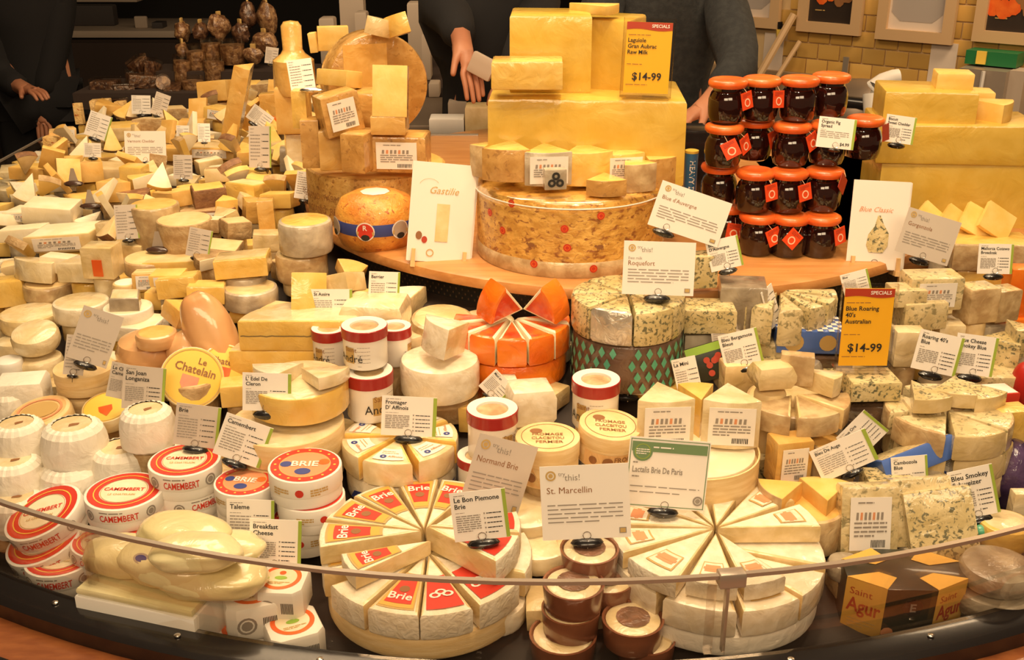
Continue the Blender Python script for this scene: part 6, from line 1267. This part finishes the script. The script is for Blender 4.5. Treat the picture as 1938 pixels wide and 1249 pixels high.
RIGHTK = [(mesh_wedge(.08, 50, .038, 'tan_rind_w', 'blue_light_w', 'blue_light_w'), 'pale veined wedge'), (mesh_block(.065, .05, .036, 'blue_paste_w'), 'blue-veined block'), (mesh_block(.07, .05, .034, 'grey_rind_w', 'blue_light_w'), 'grey-sided veined block'), (mesh_wedge(.085, 46, .034, 'blue_light_w', 'blue_paste_w', 'blue_light_w'), 'blue-veined wedge'), (mesh_round(.05, .034, 'film_grey'), 'silver wrapped round')]
rn = random.Random(11); pts_ = []; nf = 0
def free(x, y, r, z, k=.62):
    for (a, b, q, zz) in PLACED:
        if abs(a - x) < .2 and abs(b - y) < .2 and math.hypot(a - x, b - y) < (q + r) * k and zz < z + .04: return False
    return True
def drop(x, y, z, kinds, layer):
    global nf
    me, nm = rn.choice(kinds); s = rn.uniform(.85, 1.15) if layer else rn.uniform(.95, 1.2)
    o = bpy.data.objects.new(me.name.split('.')[0], me); COL.objects.link(o); o.location = (x, y, z); o.scale = (s, s, s)
    t = 5 if not layer else 26; o.rotation_euler = (R_(rn.uniform(-t, t)), R_(rn.uniform(-t, t)), rn.uniform(0, 6.28)); nf += 1
    tag(o, '*' + nm, 'cheese', 'loose cut cheeses heaped on the counter')
def visible(x, y, z): a, b = proj((x, y, z)); return -40 < a < 1978 and 150 < b < 1270
for layer in (0, 1, 2):
    step = .083 if layer == 0 else .10; yy = 1.15
    while yy < 4.1:
        xx = -1.62
        while xx < 1.6:
            x = xx + rn.uniform(-.02, .02); y = yy + rn.uniform(-.02, .02); xx += step * (1.15 if yy > 2.8 else 1)
            R0 = rad(x, y)
            if R0 > (1.60 if y > 2 else 1.56) or R0 < .72 or (y > 2.3 and x > -.42) : continue
            if math.hypot(x - BC[0], y - BC[1]) < .78 or (x > .6 and y > 2.1): continue
            if R0 > (1.55 if y > 2.1 else 1.40) and layer: continue
            if y > 3.75 and R0 > 1.56 - (y - 3.75) * .9: continue
            left = x < -.28 and y > 1.75; kinds = LEFT if left else (RIGHTK if x > .36 else FRONTK)
            if layer == 2 and not left: continue
            z = T(x, y) + (.001, .036, .066)[layer] + (.012 if left and y > 2.3 else 0) * layer
            if not (visible(x, y, z) or (layer == 0 and -230 < proj((x, y, z))[0] < 2170 and 150 < proj((x, y, z))[1] < 1270)): continue
            if not free(x, y, .034, z, (.72, .80, .85)[layer]): continue
            drop(x, y, z, kinds, layer); PLACED.append((x, y, .036, z))
        yy += step * (1 if yy < 2.3 else 1.2)
THIN = [(mesh_wedge(.08, 40, .018, 'tan_rind', 'yellow', 'yellow'), 'thin tilted yellow slice'), (mesh_wedge(.075, 46, .016, 'gold', 'ivory', 'ivory'), 'thin tilted ivory slice'), (mesh_block(.06, .07, .015, 'gold', 'gold'), 'thin tilted golden slice'), (mesh_wedge(.07, 50, .02, 'brown_rind', 'cream', 'cream'), 'dark-rinded tilted slice')]
for _ in range(900):
    if nf > 640: break
    y = rn.uniform(2.25, 3.85); x = rn.uniform(-1.5, -.42 if y > 2.5 else -.6); z = T(x, y) + .07
    if rad(x, y) > 1.5 or not visible(x, y, z) or not free(x, y, .03, z, .8): continue
    me, nm = rn.choice(THIN); o = bpy.data.objects.new(me.name.split('.')[0], me); COL.objects.link(o); o.location = (x, y, z + .012); o.rotation_euler = (R_(rn.uniform(35, 75)) * rn.choice((-1, 1)), R_(rn.uniform(-25, 25)), rn.uniform(-1.2, 1.2)); nf += 1
    tag(o, '*' + nm, 'cheese', 'loose cut cheeses heaped on the counter'); PLACED.append((x, y, .045, z))
print('fillers', nf)
# ================================================================ people
def skin(name, pts, edges, rad_, m, parent=None, lv=1, root=0):
    me = bpy.data.meshes.new(name); me.from_pydata([tuple(p) for p in pts], edges, []); me.materials.append(MATS[m]); o = bpy.data.objects.new(name, me); COL.objects.link(o)
    if parent: o.parent = parent
    md = o.modifiers.new('skin', 'SKIN'); md.use_smooth_shade = True
    for i, r in enumerate(rad_): me.skin_vertices[0].data[i].radius = (r, r) if not isinstance(r, tuple) else r
    me.skin_vertices[0].data[root].use_root = True
    s = o.modifiers.new('sub', 'SUBSURF'); s.levels = lv; s.render_levels = lv; return o
def head(root, c, face, rot):
    mb = blob((0, 0, 0), (.075, .092, .112), 'skin', 20, 16); mb = blob((0, -.092, -.012), (.014, .022, .022), 'skin', 10, 8, mb=mb); mb = blob((0, -.03, -.07), (.05, .055, .045), 'skin', 14, 10, mb=mb)
    for s in (-1, 1): blob((s * .076, .005, -.008), (.010, .018, .028), 'skin', 8, 8, mb=mb)
    h = mb.obj('head', root); h.location = c; h.rotation_euler = rot; mb = MB()
    for s in (-1, 1): blob((s * .030, -.079, .012), (.013, .012, .010), 'card_white', 10, 8, mb=mb); blob((s * .030, -.089, .012), (.006, .004, .006), 'print_black', 8, 6, mb=mb)
    mb.obj('eyes', h); mb = blob((0, -.078, -.058), (.024, .012, .007), 'tag_dark', 12, 6); mb.obj('mouth', h)
    mb = blob((0, .022, .030), (.084, .092, .098), 'hair', 18, 14, wob=.06, seed=2); mb.obj('hair', h)
def hand(pts, edges, radii, w_, d, side):
    """palm and five fingers grown out of the wrist vertex; d = pointing direction"""
    d = d.normalized(); u = d.cross(Vector((0, 0, 1))).normalized() * side; dn = Vector((0, 0, -1))
    i0 = len(pts); pts.append(pts[w_] + d * .045); radii.append((.026, .014)); edges.append((w_, i0))
    for k, (off, L_) in enumerate(((-.026, .060), (-.009, .072), (.009, .068), (.025, .052))):
        a = len(pts); pts.append(pts[i0] + d * .035 + u * off); radii.append(.0095); edges.append((i0, a)); pts.append(pts[a] + d * L_ * .55 + dn * .008); radii.append(.0085); edges.append((a, a + 1)); pts.append(pts[a + 1] + d * L_ * .35 + dn * .022); radii.append(.007); edges.append((a + 1, a + 2))
    a = len(pts); pts.append(pts[w_] + d * .03 - u * .035 + dn * .01); radii.append(.011); edges.append((w_, a)); pts.append(pts[a] + d * .035 - u * .018 + dn * .012); radii.append(.0085); edges.append((a, a + 1))
def person(lab, base, turn, sh, elL, wrL, elR, wrR, cloth, hh, dirL, dirR, sleeve, headrot=(R_(18), 0, 0)):
    """joint positions are world points; sh = shoulder height"""
    root = empty('person'); B = Vector(base); c, s_ = math.cos(turn), math.sin(turn); X = Vector((c, s_, 0)); Fw = Vector((s_, -c, 0))
    V = lambda x, f, z: B + X * x + Fw * f + Vector((0, 0, z))
    P = [V(0, 0, .93), V(0, .02, 1.12), V(0, .05, sh - .08), V(0, .06, sh + .04), V(0, .08, sh + .11), V(-.17, .05, sh - .02), elL, wrL, V(.17, .05, sh - .02), elR, wrR, V(-.09, 0, .86), V(-.10, .02, .48), V(-.10, 0, .09), V(-.10, .12, .045), V(.09, 0, .86), V(.10, .02, .48), V(.10, 0, .09), V(.10, .12, .045)]
    E = [(0, 1), (1, 2), (2, 3), (3, 4), (2, 5), (5, 6), (6, 7), (2, 8), (8, 9), (9, 10), (0, 11), (11, 12), (12, 13), (13, 14), (0, 15), (15, 16), (16, 17), (17, 18)]
    Rr = [(.15, .105), (.135, .10), (.16, .11), .058, .052, .062, .044, .028, .062, .044, .028, .09, .062, .042, .035, .09, .062, .042, .035]
    hand(P, E, Rr, 7, dirL, -1); hand(P, E, Rr, 10, dirR, 1); skin('body', P, E, Rr, 'skin', root, 1)
    def lerp(a, b, t): return a + (b - a) * t
    Q = [P[0], P[1], P[2], P[3], P[5], P[6], lerp(P[6], P[7], sleeve), P[8], P[9], lerp(P[9], P[10], sleeve), V(0, 0, .84)]
    skin('shirt', Q, [(0, 1), (1, 2), (2, 3), (2, 4), (4, 5), (5, 6), (2, 7), (7, 8), (8, 9), (0, 10)], [(.175, .125), (.165, .125), (.19, .135), .078, .088, .066, .052, .088, .066, .052, (.175, .125)], cloth, root, 1)
    skin('trousers', [V(0, 0, .90), P[11], P[12], P[13], P[15], P[16], P[17]], [(0, 1), (1, 2), (2, 3), (0, 4), (4, 5), (5, 6)], [(.16, .115), .105, .08, .065, .105, .08, .065], 'black_cloth', root, 1)
    head(root, V(0, .11, sh + .24), 0, (headrot[0], headrot[1], turn + headrot[2]))
    return tag(root, lab, 'person')
def PY(x, y, Y): return CAM + ray(x, y) * (Y / ray(x, y).y)
pb = PY(1258, 100, 3.42)
person('person in a dark denim shirt leaning over the counter, head above the frame', (pb.x, 3.56, 0), 0, 1.42, PY(1100, 160, 3.25), PY(1130, 232, 3.0), PY(1402, 130, 3.18), PY(1330, 206, 2.98), 'denim', 0, Vector((.2, -1, -.3)), Vector((-.7, -.5, -.25)), .62)
pb = PY(925, 60, 3.65)
person('person in black behind the slab stack holding out wrapped cheese', (pb.x, 3.72, 0), .15, 1.36, PY(862, 40, 3.5), PY(878, 88, 3.22), PY(985, 110, 3.4), PY(968, 150, 3.3), 'black_cloth', 0, Vector((.25, -.5, -.8)), Vector((-.3, -.8, -.2)), .72)
root = block('folded pale paper held in the hand of the person in black', 'paper', 912, 125, 48, 40, .3, -14, -10, 24, side='far_pale', Y=3.16, b=.2, wob=.1, name='wrapped_cheese')
pb = PY(45, 120, 4.6)
person('shopper in dark clothes standing in the shade at the left edge', (pb.x, 4.7, 0), .35, 1.38, PY(5, 150, 4.6), PY(48, 168, 4.4), PY(95, 120, 4.65), PY(80, 200, 4.6), 'black_cloth', 0, Vector((.6, -.5, 0)), Vector((0, -.2, -1)), .8)
# ================================================================ labels for the heaps: look + nearest landmark
def place_words(dx, dy):
    if abs(dx) > abs(dy) * 2: return 'left of' if dx < 0 else 'right of'
    if abs(dy) > abs(dx) * 2: return 'behind' if dy < 0 else 'in front of'
    return ('back-left of' if dx < 0 else 'back-right of') if dy < 0 else ('front-left of' if dx < 0 else 'front-right of')
bpy.context.view_layer.update()
taken = {}
for (o, desc, cat) in THINGS:
    x, y = proj(o.matrix_world.translation); cands = sorted((math.hypot(x - a, y - b), n, x - a, y - b) for n, a, b in LM)[:3]
    d, n, dx, dy = cands[0]; taken.setdefault((desc, place_words(dx, dy), n), []).append((d, o))
cnt = ['nearest', 'second', 'third', 'fourth', 'fifth', 'sixth', 'seventh', 'eighth', 'ninth', 'tenth', 'eleventh', 'twelfth', 'thirteenth', 'fourteenth', 'fifteenth']
for (desc, rel, n), lst in taken.items():
    lst.sort(key=lambda t: t[0])
    for i, (d, o) in enumerate(lst):
        if len(lst) == 1: t = '%s %s the %s' % (desc, rel, n)
        else: t = '%s %s the %s, %s out' % (desc, rel, n, cnt[min(i, 14)]) if i else '%s closest %s the %s' % (desc, rel, n)
        o['label'] = t
